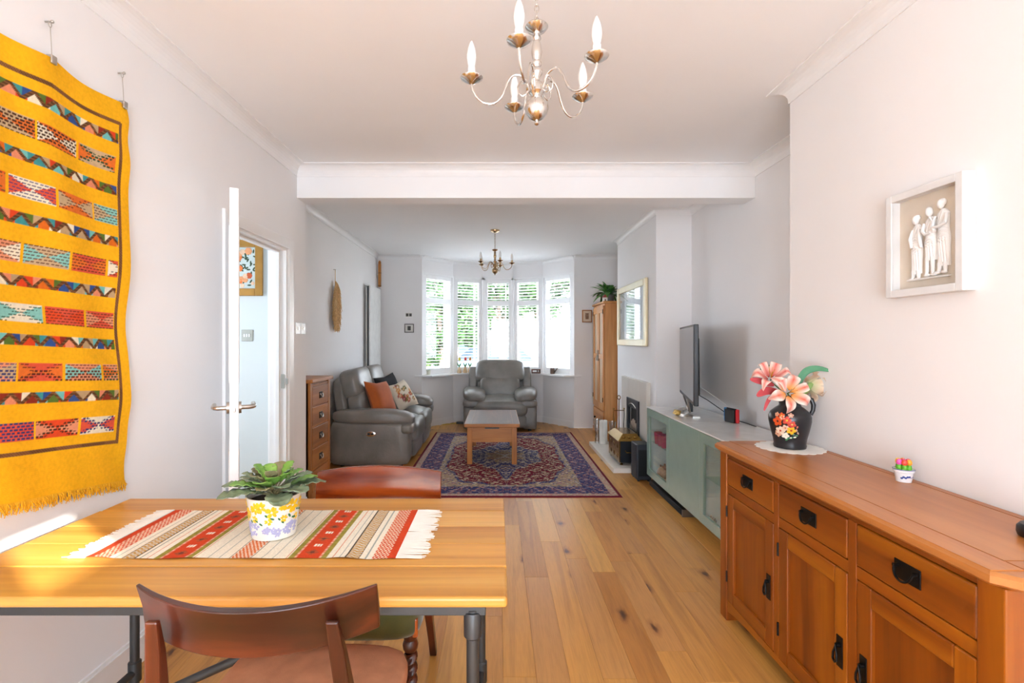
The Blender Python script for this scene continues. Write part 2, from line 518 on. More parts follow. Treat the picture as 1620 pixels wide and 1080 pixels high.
# five bay windows, each with a louvred shutter
louv_me = {}
LAB = ['angled bay window beside the two small wall pictures', 'bay window pane behind the three wooden tulip vases', 'bay window straight behind the grey recliner',
       'bay window behind the small driftwood ornament', 'angled bay window nearest the tall oak wardrobe']
for i in range(5):
    a = Vector(BAY[i]); b = Vector(BAY[i+1]); L = (b - a).length; t = (b - a) / L
    ang = math.atan2(t.y, t.x)
    w = thing('window_%d' % (i + 1), 'white ' + LAB[i] + ', with louvred shutter', 'window', (a.x, a.y, 0), ang, kind='structure')
    # local x along the facet, +y outwards
    m = MB(); g = .03
    m.box(0, g + .02, .04, .10, SILL, HEAD); m.box(L - g - .02, L, .04, .10, SILL, HEAD)
    m.box(0, L, .04, .10, HEAD - .05, HEAD); m.box(0, L, .04, .10, SILL - .02, SILL + .05); m.box(g, L - g, .05, .09, 1.93, 1.99)
    m.box(L - .135, L - .115, .055, .085, SILL, HEAD)
    m.build('window_frame', M_trim, w)
    MB().box(g, L - g, .068, .074, SILL + .05, 1.93).build('pane', M_pane, w)
    MB().box(g, L - g, .068, .074, 1.99, HEAD - .05).build('pane', M_pane, w)
    m = MB()
    m.box(-.03, .032, -.012, .04, SILL, HEAD); 
    if i == 4: m.box(L - .032, L + .03, -.012, .04, SILL, HEAD)
    else: m.box(L - .032, L + .004, -.012, .04, SILL, HEAD)
    m.box(0, L, -.012, .04, HEAD - .03, HEAD)
    m.build('window_post', M_trim, w)
    s0, s1 = .034, L - .034
    m = MB(); st = .045
    m.box(s0, s0 + st, -.004, .024, SILL + .012, HEAD - .03); m.box(s1 - st, s1, -.004, .024, SILL + .012, HEAD - .03)
    for z0, z1 in ((SILL + .012, .90), (1.915, 2.005), (2.295, HEAD - .03)):
        m.box(s0 + st, s1 - st, -.004, .024, z0, z1)
    sh = m.build('shutter_panel', M_trim, w, bevel=.003)
    Lv = s1 - s0 - 2 * st
    key = round(Lv, 3)
    zs = [.90 + (1.915 - .90) * (q + .5) / 21 for q in range(21)] + [2.005 + .29 * (q + .5) / 6 for q in range(6)]
    for z in zs:
        if key not in louv_me:
            lv = MB()
            prof = [(-.030, 0), (-.018, .0038), (0, .005), (.018, .0038), (.030, 0), (.018, -.0038), (0, -.005), (-.018, -.0038)]
            lv.prism([(p[0], p[1]) for p in prof], 0, Lv, 'x')
            o = lv.build('louvre', M_trim, sh, smooth=True)
            louv_me[key] = o.data
        else:
            o = bpy.data.objects.new('louvre', louv_me[key]); COL.objects.link(o); o.parent = sh
        o.location = (s0 + st, .010, z); o.rotation_euler = (R(-2), 0, 0)

# door frame, door leaf
m = MB((XL, DY0, 0))
for x0, x1 in ((XL, XL + .018), (XL - .138, XL - .12)):
    m.box(x0, x1, DY0 - .07, DY0 + .008, 0, DZ + .062); m.box(x0, x1, DY1 - .008, DY1 + .07, 0, DZ + .062); m.box(x0, x1, DY0 + .008, DY1 - .008, DZ - .008, DZ + .062)
m.box(XL - .12, XL, DY0, DY0 + .022, 0, DZ); m.box(XL - .12, XL, DY1 - .022, DY1, 0, DZ); m.box(XL - .12, XL, DY0 + .022, DY1 - .022, DZ - .022, DZ)
m.box(XL - .075, XL - .045, DY1 - .036, DY1 - .022, 0, DZ - .022); m.box(XL - .075, XL - .045, DY0 + .022, DY1 - .036, DZ - .036, DZ - .022)
fr = tag(m.build('trim_7', M_trim, bevel=.003), 'white moulded frame around the hall doorway', 'door frame', kind='structure')
m = MB((XL, DY0, 0)); m.box(XL - .036, XL - .012, DY1 - .0255, DY1 - .0215, 1.0, 1.10); m.box(XL - .004, XL + .012, DY1 - .026, DY1 - .022, 1.03, 1.07)
m.build('strike_plate', M_steel, fr)
HX, HY = XL + .022, DY0 + .012
dvec = Vector((-HX, -HY)).normalized()
door = thing('door_1', 'white panel door standing open, seen edge-on with steel handles', 'door', (HX, HY, 0), math.atan2(dvec.y, dvec.x), kind='structure')
DW, DT, DH = .762, .035, 1.985
leaf = MB().box(.004, DW, -DT/2, DT/2, .006, DH).build('door_leaf', M_trim, door, bevel=.002)
m = MB()
for s in (-1, 1):
    for z0, z1 in ((.2, .85), (1.15, 1.85)):
        m.box(.12, DW - .12, s * DT/2, s * (DT/2 + .004), z0, z1)
m.build('door_panel', M_trim, leaf, bevel=.003)
hz = 1.048
MB().box(DW - .0005, DW + .0025, -.012, .012, hz - .035, hz + .025).build('latch_plate', M_steel, door)
MB().box(DW, DW + .010, -.006, .006, hz - .012, hz + .008).build('latch_bolt', M_nickel, door, bevel=.002)
for s in (-1, 1):
    m = MB(); m.cyl((DW - .06, s * DT/2, hz), (DW - .06, s * (DT/2 + .011), hz), .026, n=24)
    rose = m.build('handle_rose', M_steel, door, smooth=True)
    pts = [(DW - .06, s * (DT/2 + .008), hz), (DW - .06, s * (DT/2 + .045), hz), (DW - .064, s * (DT/2 + .056), hz + .001), (DW - .075, s * (DT/2 + .061), hz + .002), (DW - .18, s * (DT/2 + .061), hz + .002)]
    MB().tube(pts, .0095, 12).build('lever', M_steel, rose, smooth=True)
for z in (.25, 1.0, 1.75):
    MB().cyl((0, -.014, z - .045), (0, -.014, z + .045), .006, n=10).build('hinge', M_steel, door, smooth=True)

# hall beyond the doorway
m = MB()
m.box(-3.1, XL - .12, 3.745, 4.0, 0, CEIL)
m.box(-3.1, -1.62, 1.2, 1.26, 0, CEIL)
m.box(-3.16, -3.1, 1.2, 2.3, 0, CEIL); m.box(-3.16, -3.1, 3.1, 4.0, 0, CEIL); m.box(-3.16, -3.1, 2.3, 3.1, 0, .9); m.box(-3.16, -3.1, 2.3, 3.1, 2.0, CEIL)  # unseen window opening, added to let daylight into the hall
tag(m.build('wall_hall', M_hall), 'pale blue-grey hall wall seen through the doorway', 'wall', kind='structure')
m = MB(); m.box(-3.16, XL - .12, 1.2, 4.0, -.06, 0)
tag(m.build('floor_hall', plain('hall_floor', '#b98d58', .4)), 'hall floor beyond the doorway', 'floor', kind='structure')
m = MB(); m.box(-3.16, XL - .12, 1.2, 4.0, CEIL, CEIL + .06)
tag(m.build('ceiling_hall', M_ceil), 'hall ceiling beyond the doorway', 'ceiling', kind='structure')
portal('hall_portal', (-3.13, 2.7, 1.45), (0, R(-90), 0), 1.1, .8)

# ============================================================ FURNITURE
# ---- handles shared by the oak pieces (local: plate in the YZ plane, facing -X)
def bail_handle(parent, o, p, w=.075, h=.046, vertical=False):
    x, y, z = p
    if vertical: w, h = .028, .10
    pl = MB(o); pl.box(x - .003, x, y - w/2, y + w/2, z - h/2, z + h/2)
    hd = pl.build('handle_plate', M_ironb, parent, bevel=.001)
    b = MB(o)
    if not vertical:
        pts = []
        for i in range(13):
            q = PI * i / 12
            pts.append((x - .012 - .008 * math.sin(q), y - math.cos(q) * w * .36, z + .010 - math.sin(q) * h * .62))
        b.tube(pts, .0032, 8)
        for s in (-1, 1):
            b.cyl((x - .001, y + s * w * .36, z + .010), (x - .015, y + s * w * .36, z + .010), .005, n=10)
    else:
        b.cyl((x - .001, y, z + .022), (x - .014, y, z + .022), .007, n=12)
        pts = [(x - .014, y, z + .022), (x - .017, y + .008, z - .004), (x - .018, y + .009, z - .024), (x - .018, y, z - .032), (x - .018, y - .009, z - .024), (x - .017, y - .008, z - .004)]
        b.tube(pts, .0036, 8, closed=True)
    b.build('bail', M_ironb, hd, smooth=True)

# ---- sideboard
def sideboard():
    o = (1.28, 1.753, 0)
    t = thing('sideboard', 'honey-brown oak sideboard with three drawers over three doors', 'sideboard', o)
    X0, X1, Y0, Y1 = 1.09, 1.475, 1.066, 2.436
    WY, WZ, WX = W_side('y'), W_side('z'), W_side('x')
    H = .84; TB = H - .036
    # worktop: framed panel with a chamfered overhanging edge
    ta, tb, tc, td = 1.063, 1.492, 1.038, 2.469
    ch = .035
    def ring(i, z):
        return [(ta+i+ch, tc+i, z), (tb, tc+i, z), (tb, td-i, z), (ta+i+ch, td-i, z), (ta+i, td-i-ch, z), (ta+i, tc+i+ch, z)]
    m = MB(o); vs = ring(.016, TB) + ring(0, TB + .012) + ring(0, H - .008) + ring(.007, H - .001)
    fs = [tuple(range(5, -1, -1)), tuple(range(18, 24))]
    for L in range(3):
        for i in range(6):
            j = (i + 1) % 6
            fs.append((L*6+i, L*6+j, L*6+6+j, L*6+6+i))
    m.add(vs, fs)
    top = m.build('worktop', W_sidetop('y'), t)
    g = .0022
    fi, bi, ni = 1.145, 1.462, .085
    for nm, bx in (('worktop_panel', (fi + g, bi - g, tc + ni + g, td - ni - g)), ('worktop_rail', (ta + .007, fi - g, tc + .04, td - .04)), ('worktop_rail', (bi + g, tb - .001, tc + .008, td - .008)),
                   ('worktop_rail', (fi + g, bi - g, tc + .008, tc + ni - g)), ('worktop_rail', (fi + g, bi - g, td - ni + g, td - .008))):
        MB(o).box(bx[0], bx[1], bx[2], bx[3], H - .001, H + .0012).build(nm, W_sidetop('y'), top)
    # posts and carcass
    for y0, y1 in ((Y0, Y0 + .065), (Y1 - .065, Y1)):
        for x0, x1 in ((X0, X0 + .06), (X1 - .05, X1)):
            MB(o).box(x0, x1, y0, y1, 0, TB).build('post', WZ, t, bevel=.004)
    for y0, y1 in ((Y0 + .008, Y0 + .03), (Y1 - .03, Y1 - .008)):
        MB(o).box(X0 + .06, X1 - .05, y0, y1, .08, TB).build('side_panel', WZ, t)
    MB(o).box(X1 - .03, X1 - .012, Y0 + .06, Y1 - .06, .08, TB).build('back_panel', WZ, t)
    MB(o).box(X0 + .02, X1 - .03, Y0 + .03, Y1 - .03, .085, .10).build('bottom_panel', WY, t)
    fx0, fx1 = X0 + .006, X0 + .03
    def rail(z0, z1): MB(o).box(fx0, fx1, Y0 + .065, Y1 - .065, z0, z1).build('rail', WY, t, bevel=.002)
    rail(.782, TB); rail(.612, .650)
    m = MB(o); n = 14; ya, yb = Y0 + .065, Y1 - .065
    poly = [(ya, .10), (ya, .045)] + [(ya + (yb - ya) * i / n, .045 + .03 * math.sin(PI * i / n) ** .5) for i in range(1, n)] + [(yb, .045), (yb, .10)]
    m.prism(poly, fx0, fx1, 'x'); m.build('apron', WY, t)
    sp = [Y0 + .065, 1.517, 1.553, 1.938, 1.971, Y1 - .065]
    for y0, y1 in ((1.517, 1.553), (1.938, 1.971)):
        MB(o).box(fx0 - .0015, fx1 + .001, y0, y1, .10, .782).build('stile', WZ, t, bevel=.002)
    MB(o).box(fx1, fx1 + .004, Y0 + .06, Y1 - .06, .10, .79).build('dust_panel', W_mahog('y'), t)
    for k, (y0, y1) in enumerate(((sp[0], sp[1]), (sp[2], sp[3]), (sp[4], sp[5]))):
        y0 += .003; y1 -= .003
        dr = MB(o).box(X0 + .003, X0 + .028, y0, y1, .653, .779).build('drawer', WY, t, bevel=.006, seg=3)
        bail_handle(dr, o, (X0 + .003, (y0 + y1) / 2, .718), .085, .05)
        st = .058
        d = MB(o).box(X0 + .016, X0 + .026, y0 + st, y1 - st, .103 + st, .609 - st)
        door = d.build('cabinet_door', WZ, t)
        for a, b in ((y0, y0 + st), (y1 - st, y1)):
            MB(o).box(X0 + .003, X0 + .028, a, b, .103, .609).build('door_stile', WZ, door, bevel=.004)
        for a, b in ((.103, .103 + st), (.609 - st, .609)):
            MB(o).box(X0 + .003, X0 + .028, y0 + st, y1 - st, a, b).build('door_rail', WY, door, bevel=.004)
        hy = y1 - .03 if k == 0 else y0 + .03
        hz = .345
        bail_handle(door, o, (X0 + .003, hy, hz), vertical=True)
        ey = y0 if k == 0 else y1
        for z in (.19, .50):
            MB(o).cyl((X0 + .001, ey, z), (X0 + .001, ey, z + .05), .0045, n=8).build('hinge', M_ironb, door, smooth=True)
sideboard()

# ---- dining table
def dining_table():
    X0, X1, Y0, Y1, H = -1.40, .022, 1.157, 1.888, .74
    o = ((X0 + X1) / 2, (Y0 + Y1) / 2, 0)
    t = thing('dining_table', 'pine plank dining table on a dark grey pipe frame', 'table', o)
    ys = [Y0, 1.319, 1.465, 1.602, 1.744, Y1]
    for i in range(5):
        b = MB(o)
        a, c = ys[i] + .0006, ys[i+1] - .0006
        b.box(X0, X1, a, c, H - .026, H)
        b.build('plank', W_table('x'), t, bevel=.008 if i in (0, 4) else .0015, seg=3 if i in (0, 4) else 1)
    gm = plain('grey_pipe', '#4a4c4d', .45, .75, var=.12, bump=.1)
    m = MB(o); zf = H - .026
    fx0, fx1, fy0, fy1 = -1.34, -.05, 1.215, 1.83
    for y in (fy0, fy1): MB(o).box(X0 + .03, fx1 + .02, y - .012, y + .012, zf - .042, zf).build('frame_rail', gm, t, bevel=.002)
    for x in (fx0, fx1): MB(o).box(x - .012, x + .012, fy0 + .012, fy1 - .012, zf - .042, zf).build('frame_rail', gm, t, bevel=.002)
    for x in (fx0, fx1):
        for y in (fy0, fy1):
            if x == fx1: x = -.062 if y == fy0 else -.044
            l = MB(o); l.cyl((x, y, .0), (x, y, zf - .03), .0155, n=16)
            leg = l.build('leg', gm, t, smooth=True)
            for nm, prof in (('collar', [(.017, zf - .10), (.022, zf - .095), (.022, zf - .04), (.0205, zf - .036)]), ('pipe_tee', [(.0165, .08), (.0215, .085), (.0215, .155), (.0165, .16)]), ('foot_flange', [(.03, 0), (.03, .008), (.018, .014)])):
                MB(o).lathe(prof, (x, y, 0), 18).build(nm, gm, leg, smooth=True)
        MB(o).cyl((x, fy0, .12), (x, fy1, .12), .0135, n=14).build('stretcher', gm, t, smooth=True)
    MB(o).cyl((fx0, 1.52, .12), (fx1, 1.52, .70), .0135, n=14).build('brace', gm, t, smooth=True)
dining_table()

# ---- dining chairs (local: seat front is +y, back rail at y = 0)
def dining_chair(name, label, loc, rz, wm, seat_mat, twist, wide=.49, top=.85, railh=.10, sweep=.075):
    t = thing(name, label, 'chair', loc, rz)
    w = wide / 2
    # curved top rail: ends come forward (+y), top edge dips slightly in the middle
    n = 24; m = MB(); vs = []; fs = []
    for i in range(n + 1):
        u = i / n * 2 - 1
        x = u * w; y = sweep * u * u
        th = .021 * (1 - .45 * abs(u) ** 3)
        zt = top + (.012 * abs(u) ** 2.2 if not twist else .016 * (1 - u * u)); zb = top - railh + .012 * abs(u) ** 2
        tl = -.016
        q = [(x, y - th/2 + tl, zt), (x, y + th/2 + tl, zt - .001), (x, y + th/2 + .004, (zt + zb) / 2), (x, y + th/2 + .010, zb), (x, y - th/2 + .010, zb), (x, y - th/2 + .002, (zt + zb) / 2)]
        vs += q
    for i in range(n):
        for k in range(6):
            l = (k + 1) % 6
            fs.append((i*6+k, (i+1)*6+k, (i+1)*6+l, i*6+l))
    fs += [tuple(range(6)), tuple(n*6 + k for k in range(5, -1, -1))]
    m.add(vs, fs); m.build('back_rail', wm('x'), t, smooth=True, bevel=.003)
    if twist:
        m = MB()
        pts = [(-.2 + .4 * i / 10, .02 + .035 * (i / 5 - 1) ** 2, .60) for i in range(11)]
        for a, b in zip(pts[:-1], pts[1:]): m.bar(a, b, .018, .045)
        m.build('mid_rail', wm('x'), t, bevel=.003)
    # sabre uprights running down into the rear legs
    for s in (-1, 1):
        path = [(s * .168, .022 - .014, top - .03), (s * .174, .030, top - railh), (s * .186, .060, .62), (s * .196, .085, .47), (s * .20, .08, .38), (s * .205, .05, .22), (s * .21, .0, .10), (s * .212, -.045, 0)]
        m = MB(); vs = []; fs = []
        for (x, y, z), (wd, dp) in zip(path, [(.024, .012), (.03, .022), (.032, .034), (.032, .045), (.032, .045), (.03, .04), (.028, .036), (.028, .034)]):
            y -= dp/2 - .0
            vs += [(x - wd/2, y - dp/2, z), (x + wd/2, y - dp/2, z), (x + wd/2, y + dp/2, z), (x - wd/2, y + dp/2, z)]
        for i in range(len(path) - 1):
            for k in range(4):
                l = (k + 1) % 4
                fs.append((i*4+l, i*4+k, (i+1)*4+k, (i+1)*4+l))
        fs += [(0, 1, 2, 3), tuple(len(vs) - 1 - k for k in range(4))]
        m.add(vs, fs); m.build('rear_leg', W_mahog('z'), t, bevel=.004)
    # seat frame and upholstered seat
    sd = .47
    for a, b in (((-.19, .075, .405), (-.215, sd - .02, .405)), ((.19, .075, .405), (.215, sd - .02, .405)), ((-.2, .075, .405), (.2, .075, .405)), ((-.225, sd - .03, .405), (.225, sd - .03, .405))):
        MB().bar(a, b, .024, .06).build('seat_rail', wm('x' if abs(a[1] - b[1]) < .1 else 'y'), t, bevel=.003)
    def taper(p):
        f = 1 + (p[1] / .4) * .09
        return (p[0] * f, p[1], p[2] + (.010 * (1 - (p[0] / .24) ** 2) if p[2] > 0 else 0))
    MB().rbox((0, .275, .445 if not twist else .425), (.46, .42, .075 if not twist else .115), 6, 10, fn=taper).build('seat', seat_mat, t, smooth=True, ang=180)
    for s in (-1, 1):
        m = MB()
        if twist:
            x, y = s * .2, sd - .04
            m.lathe([(.012, 0), (.021, .012), (.023, .03), (.015, .05), (.021, .06), (.017, .07)], (x, y, 0), 16)
            N = 44; vs = []; fs = []; k = 18
            for i in range(N + 1):
                z = .07 + .25 * i / N; tw = 2 * PI * 3.2 * i / N
                for q in range(k):
                    a = 2 * PI * q / k
                    r = .0185 + .0055 * math.cos(2 * (a - tw))
                    vs.append((x + r * math.cos(a), y + r * math.sin(a), z))
            for i in range(N):
                for q in range(k):
                    l = (q + 1) % k
                    fs.append((i*k+q, i*k+l, (i+1)*k+l, (i+1)*k+q))
            m.add(vs, fs)
            m.lathe([(.017, .32), (.024, .33), (.026, .345), (.02, .36), (.025, .37), (.025, .40)], (x, y, 0), 16)
        else:
            x, y = s * .21, sd - .035
            m.lathe([(.013, 0), (.014, .02), (.019, .20), (.022, .36), (.026, .375), (.02, .385), (.026, .40), (.026, .41)], (x, y, 0), 16)
        m.build('front_leg', W_mahog('z'), t, smooth=True)
    return t
M_rust = plain('rust_velvet', '#bd8462', .9, var=.14, nscale=18, bump=.35, bscale=400, spec=.15)
M_green = plain('olive_velvet', '#4b4a22', .8, var=.25, nscale=9, bump=.3, bscale=350, spec=.2, **{'Sheen Weight': .5})
dining_chair('dining_chair', 'dark brown mahogany chair with a rust velvet seat and plain tapered legs', (-.478, .925, 0), 0, W_mahog, M_rust, False, wide=.475, top=.846)
dining_chair('dining_chair', 'glossy red-brown mahogany chair with olive seat and twist-turned legs', (-.488, 2.06, 0), PI, W_mahog2, M_green, True, wide=.51, top=.80, railh=.13, sweep=.03)

# ---- leather recliners (local: front is -y)
def leather():
    t = NT('grey_leather'); v = t.coords()
    nz = t.noise(v, 5, 4)
    t.l(t.ramp(nz, [(.3, lin('#6f6c67')), (.7, lin('#85817b'))]), t.b.inputs['Base Color'])
    vo = t.n('ShaderNodeTexVoronoi'); vo.inputs['Scale'].default_value = 160; t.l(v, vo.inputs['Vector'])
    h = t.n('ShaderNodeMath', operation='ADD'); t.l(vo.outputs['Distance'], h.inputs[0])
    cr = t.noise(v, 11, 3, 1.5); mu = t.n('ShaderNodeMath', operation='MULTIPLY'); mu.inputs[1].default_value = 2.5
    t.l(cr, mu.inputs[0]); t.l(mu.outputs[0], h.inputs[1])
    t.bump(h.outputs[0], .22, .004)
    return t.fin(.3, spec=.6)
M_lea = leather()
def recliner(name, label, cat, loc, rz, W, seats, arm, wings):
    t = thing(name, label, cat, loc, rz)
    D = .90; yf, yb = -D/2, D/2
    iw = W - 2 * arm
    def rb(nm, c, s, k=6, n=10, M=None, fn=None, par=None):
        return MB().rbox(c, s, k, n, M, fn).build(nm, M_lea, par or t, smooth=True, ang=180)
    rb('base', (0, .03, .17), (W - .06, D - .12, .26), 9)
    for s in (-1, 1):
        x = s * (W/2 - arm/2)
        rb('arm_panel', (x - s * .005, .0, .255), (arm - .02, D - .06, .47), 10)
        def droop(p, s=s):
            f = max(0, (-p[1] / (D/2)))
            return (p[0] - s * .02 * f, p[1], p[2] - .05 * f ** 3 - .03 * max(0, -s * p[0] / (arm * .6)) * (1 if wings else .4))
        rb('arm_pad', (x - s * (.045 if wings else -.005), -.03, .535), (arm + (.10 if wings else .05), D - .04, .155), 3.6, 12, fn=droop)
        rb('arm_pad_front', (x - s * (.03 if wings else 0), yf + .06, .41), (arm + (.03 if wings else .0), .14, .12), 3.5, 8)
    sw = iw / seats
    for i in range(seats):
        x = -iw/2 + sw * (i + .5)
        def crown(p):
            return (p[0], p[1], p[2] + .025 * (1 - (p[0] / (sw/2)) ** 2) * (1 if p[2] > 0 else 0) - .03 * max(0, -p[1] / .3) ** 2)
        ew = sw + (.16 if wings else -.004)
        rb('seat_cushion', (x, -.10, .385), (sw - .004, D - .22, .19), 5, 12, fn=crown)
        rb('seat_front', (x, yf + .055, .335), (ew, .17, .24), 4, 10)
        rb('footrest', (x, yf + .07, .155), (ew - .02, .12, .20), 7, 8)
        Mt = Matrix.Rotation(R(-11), 4, 'X')
        Mb = Matrix.Translation((x, .20, .60)) @ Mt
        rb('lumbar_cushion', (0, 0, 0), (sw - .006, .22, .36), 4.5, 10, Mb)
        Mb = Matrix.Translation((x, .285, .845)) @ Matrix.Rotation(R(-13), 4, 'X')
        def puff(p):
            return (p[0] * (1 - .05 * max(0, p[2] / .16)), p[1] - .03 * (1 - (p[0] / (sw/2)) ** 2) * (1 if p[1] < 0 else 0), p[2])
        rb('head_cushion', (0, 0, 0), ((sw if not wings else sw + .15) - .006, .22, .34), 7 if wings else 5, 12, Mb, puff)
    if wings:
        for s in (-1, 1):
            Mb = Matrix.Translation((s * (iw/2 + .11), .33, .66)) @ Matrix.Rotation(R(-10), 4, 'X')
            rb('back_wing', (0, 0, 0), (.14, .17, .50), 7, 8, Mb)
    Mb = Matrix.Translation((0, .36, .56)) @ Matrix.Rotation(R(-9), 4, 'X')
    rb('back_shell', (0, 0, 0), (iw + (.18 if wings else .02), .14, .74), 8, 10, Mb)
    for sx in (-1, 1):
        for sy in (-1, 1): MB().cyl((sx * (W/2 - .12), sy * (D/2 - .14), 0), (sx * (W/2 - .12), sy * (D/2 - .14), .06), .025, n=10).build('foot', M_black, t, smooth=True)
    return t
sofa = recliner('sofa', 'grey leather two-seat reclining sofa along the left wall', 'sofa', (-1.352, 6.055, 0), PI / 2, 1.75, 2, .235, False)
# recliner control on the near arm (local -x side)
m = MB(); m.lathe([(.052, 0), (.052, .004), (.044, .007), (.02, .008)], (0, 0, 0), 28, Matrix.Translation((-.876 + .012, -.02, .36)) @ Matrix.Rotation(R(-90), 4, 'Y') @ Matrix.Diagonal((.55, 1, 1, 1)))
pc = m.build('recline_control', M_nickel, sofa, smooth=True); pc['label'] = 'oval chrome recliner control'
m = MB()
for s in (-1, 1): m.ball((-.876 + .003, -.02 + s * .02, .36), (.006, .014, .012), 10)
m.build('control_button', M_black, pc, smooth=True)
recliner('armchair', 'grey leather recliner armchair standing in the bay window', 'armchair', (.03, 7.67, .0), 0, 1.12, 1, .24, True)

# ---- sofa cushions
def cushion(name, label, loc, rot, s, mat, cols=None):
    m = MB()
    n = 20; vs = []; fs = []; c = []
    for side in (1, -1):
        b = len(vs)
        for j in range(n + 1):
            for i in range(n + 1):
                u = i / n * 2 - 1; v = j / n * 2 - 1
                pin = .90 + .10 * max(abs(u), abs(v)) ** 2 * (abs(u * v)) + .0
                h = .075 * ((1 - u ** 4) * (1 - v ** 4)) ** .55
                vs.append((u * s/2 * (pin + .03 * u*u*v*v), side * h, v * s/2 * (pin + .03 * u*u*v*v)))
        for j in range(n):
            for i in range(n):
                q = [b + j*(n+1)+i, b + j*(n+1)+i+1, b + (j+1)*(n+1)+i+1, b + (j+1)*(n+1)+i]
                fs.append(tuple(q if side < 0 else q[::-1]))
    m.add(vs, fs)
    o = m.build(name, mat, smooth=True, ang=180, cols=cols(vs) if cols else None)
    o.location = loc; o.rotation_euler = rot
    return o
tag(cushion('throw_cushion', '', (-1.335, 5.66, .672), (R(-24), R(4), R(68)), .42, plain('orange_velvet', '#b0540f', .75, var=.15, nscale=6, bump=.2, bscale=300, **{'Sheen Weight': .12})), 'plain burnt-orange velvet cushion on the grey sofa', 'cushion', 'sofa cushions')
tag(cushion('throw_cushion', '', (-1.38, 6.30, .69), (R(-20), R(-6), R(70)), .43, plain('black_cloth', '#16181d', .85, var=.2, bump=.2, bscale=300)), 'plain black cushion behind the floral one on the sofa', 'cushion', 'sofa cushions')
def floral(vs):
    out = np.tile(np.array(lin('#e3d8c4')), (len(vs), 1))
    rnd = random.Random(5)
    spots = [(rnd.uniform(-.11, .11), rnd.uniform(-.13, .13), rnd.uniform(.016, .034), rnd.choice(['#b04a3a', '#7d6a3a', '#c98a4a', '#8c3f4a', '#5f6d43'])) for _ in range(24)]
    for i, (x, y, z) in enumerate(vs):
        for sx, sz, r, c in spots:
            d = math.hypot(x - sx, z - sz)
            if d < r: out[i] = lin(c) if d > r * .45 else lin('#d8b48a')
    return out
tag(cushion('throw_cushion', '', (-1.20, 6.20, .652), (R(-32), R(-10), R(62)), .36, vcol('floral_cloth', .85), floral), 'cream cushion with red floral embroidery on the sofa', 'cushion', 'sofa cushions')

# ---- coffee table
def coffee_table():
    X0, X1, Y0, Y1, H = -.363, .232, 5.28, 6.36, .448
    o = ((X0 + X1) / 2, (Y0 + Y1) / 2, .008)
    t = thing('coffee_table', 'oak lift-top coffee table standing on the Persian rug', 'coffee table', o)
    top = MB(o).box(X0, X1, Y0, Y1, H - .036, H).build('table_top', W_coffee('x'), t, bevel=.006, seg=3)
    b = .075
    for nm, q in (('top_panel', (X0 + b, X1 - b, Y0 + b, Y1 - b)), ('top_rail', (X0 + .008, X0 + b - .002, Y0 + .008, Y1 - .008)), ('top_rail', (X1 - b + .002, X1 - .008, Y0 + .008, Y1 - .008)),
                  ('top_rail', (X0 + b, X1 - b, Y0 + .008, Y0 + b - .002)), ('top_rail', (X0 + b, X1 - b, Y1 - b + .002, Y1 - .008))):
        MB(o).box(*q, H - .001, H + .0015).build(nm, W_coffeetop('y'), top)
    for x0 in (X0 + .03, X1 - .03 - .055):
        for y0 in (Y0 + .045, Y1 - .045 - .055):
            MB(o).box(x0, x0 + .055, y0, y0 + .055, .008, H - .036).build('leg', W_coffee('z'), t, bevel=.004)
    for y in (Y0 + .052, Y1 - .052 - .02):
        MB(o).box(X0 + .085, X1 - .085, y, y + .02, .245, H - .042).build('apron', W_coffee('x'), t)
    for x in (X0 + .036, X1 - .036 - .02):
        MB(o).box(x, x + .02, Y0 + .1, Y1 - .1, .245, H - .042).build('apron', W_coffee('y'), t)
    MB(o).box(X0 + .05, X1 - .05, Y0 + .07, Y1 - .07, .25, .262).build('box_floor', W_coffee('y'), t)
    m = MB(o); m.box(X0 + .22, X1 - .22, Y0 + .045, Y0 + .052, H - .058, H - .042); m.build('finger_pull', W_mahog('x'), t)
coffee_table()

# ---- tall chest of drawers by the sofa (front faces +x)
def chest():
    X0, X1, Y0, Y1, H = -1.815, -1.475, 3.90, 4.36, 1.0
    o = ((X0 + X1) / 2, (Y0 + Y1) / 2, 0)
    t = thing('chest_of_drawers', 'narrow tall oak chest of five drawers beside the sofa', 'drawers', o)
    MB(o).box(X0, X1 + .022, Y0 - .012, Y1 + .022, H, H + .03).build('top', W_chest('y'), t, bevel=.006)
    MB(o).box(X0, X1 - .02, Y0, Y1, .06, H).build('carcass', W_chest('z'), t)
    for y0, y1 in ((Y0, Y0 + .045), (Y1 - .045, Y1)):
        MB(o).box(X1 - .04, X1, y0, y1, 0, H).build('post', W_chest('z'), t, bevel=.003)
        MB(o).box(X0, X0 + .04, y0, y1, 0, H).build('post', W_chest('z'), t, bevel=.003)
    z = .97
    for i, h in enumerate((.165, .165, .17, .175, .19)):
        MB(o).box(X1 - .03, X1 - .006, Y0 + .045, Y1 - .045, z, z + .016).build('rail', W_chest('y'), t)
        d = MB(o).box(X1 - .02, X1 - .001, Y0 + .049, Y1 - .049, z - h + .014, z - .003).build('drawer', W_chest('y'), t, bevel=.004)
        zc = z - h / 2; yc = (Y0 + Y1) / 2
        pl = MB(o).box(X1 - .001, X1 + .003, yc - .034, yc + .034, zc - .026, zc + .026).build('handle_plate', M_ironb, d)
        pts = [(X1 + .010 + .006 * math.sin(PI * k / 10), yc - .024 * math.cos(PI * k / 10), zc + .008 - .026 * math.sin(PI * k / 10)) for k in range(11)]
        m = MB(o).tube(pts, .0035, 8)
        m.box(X1, X1 + .012, yc - .028, yc - .020, zc + .004, zc + .012); m.box(X1, X1 + .012, yc + .020, yc + .028, zc + .004, zc + .012)
        m.build('bail', M_steel, pl)
        z -= h
    MB(o).box(X1 - .03, X1 - .006, Y0 + .045, Y1 - .045, .075, z + .016).build('rail', W_chest('y'), t)
chest()

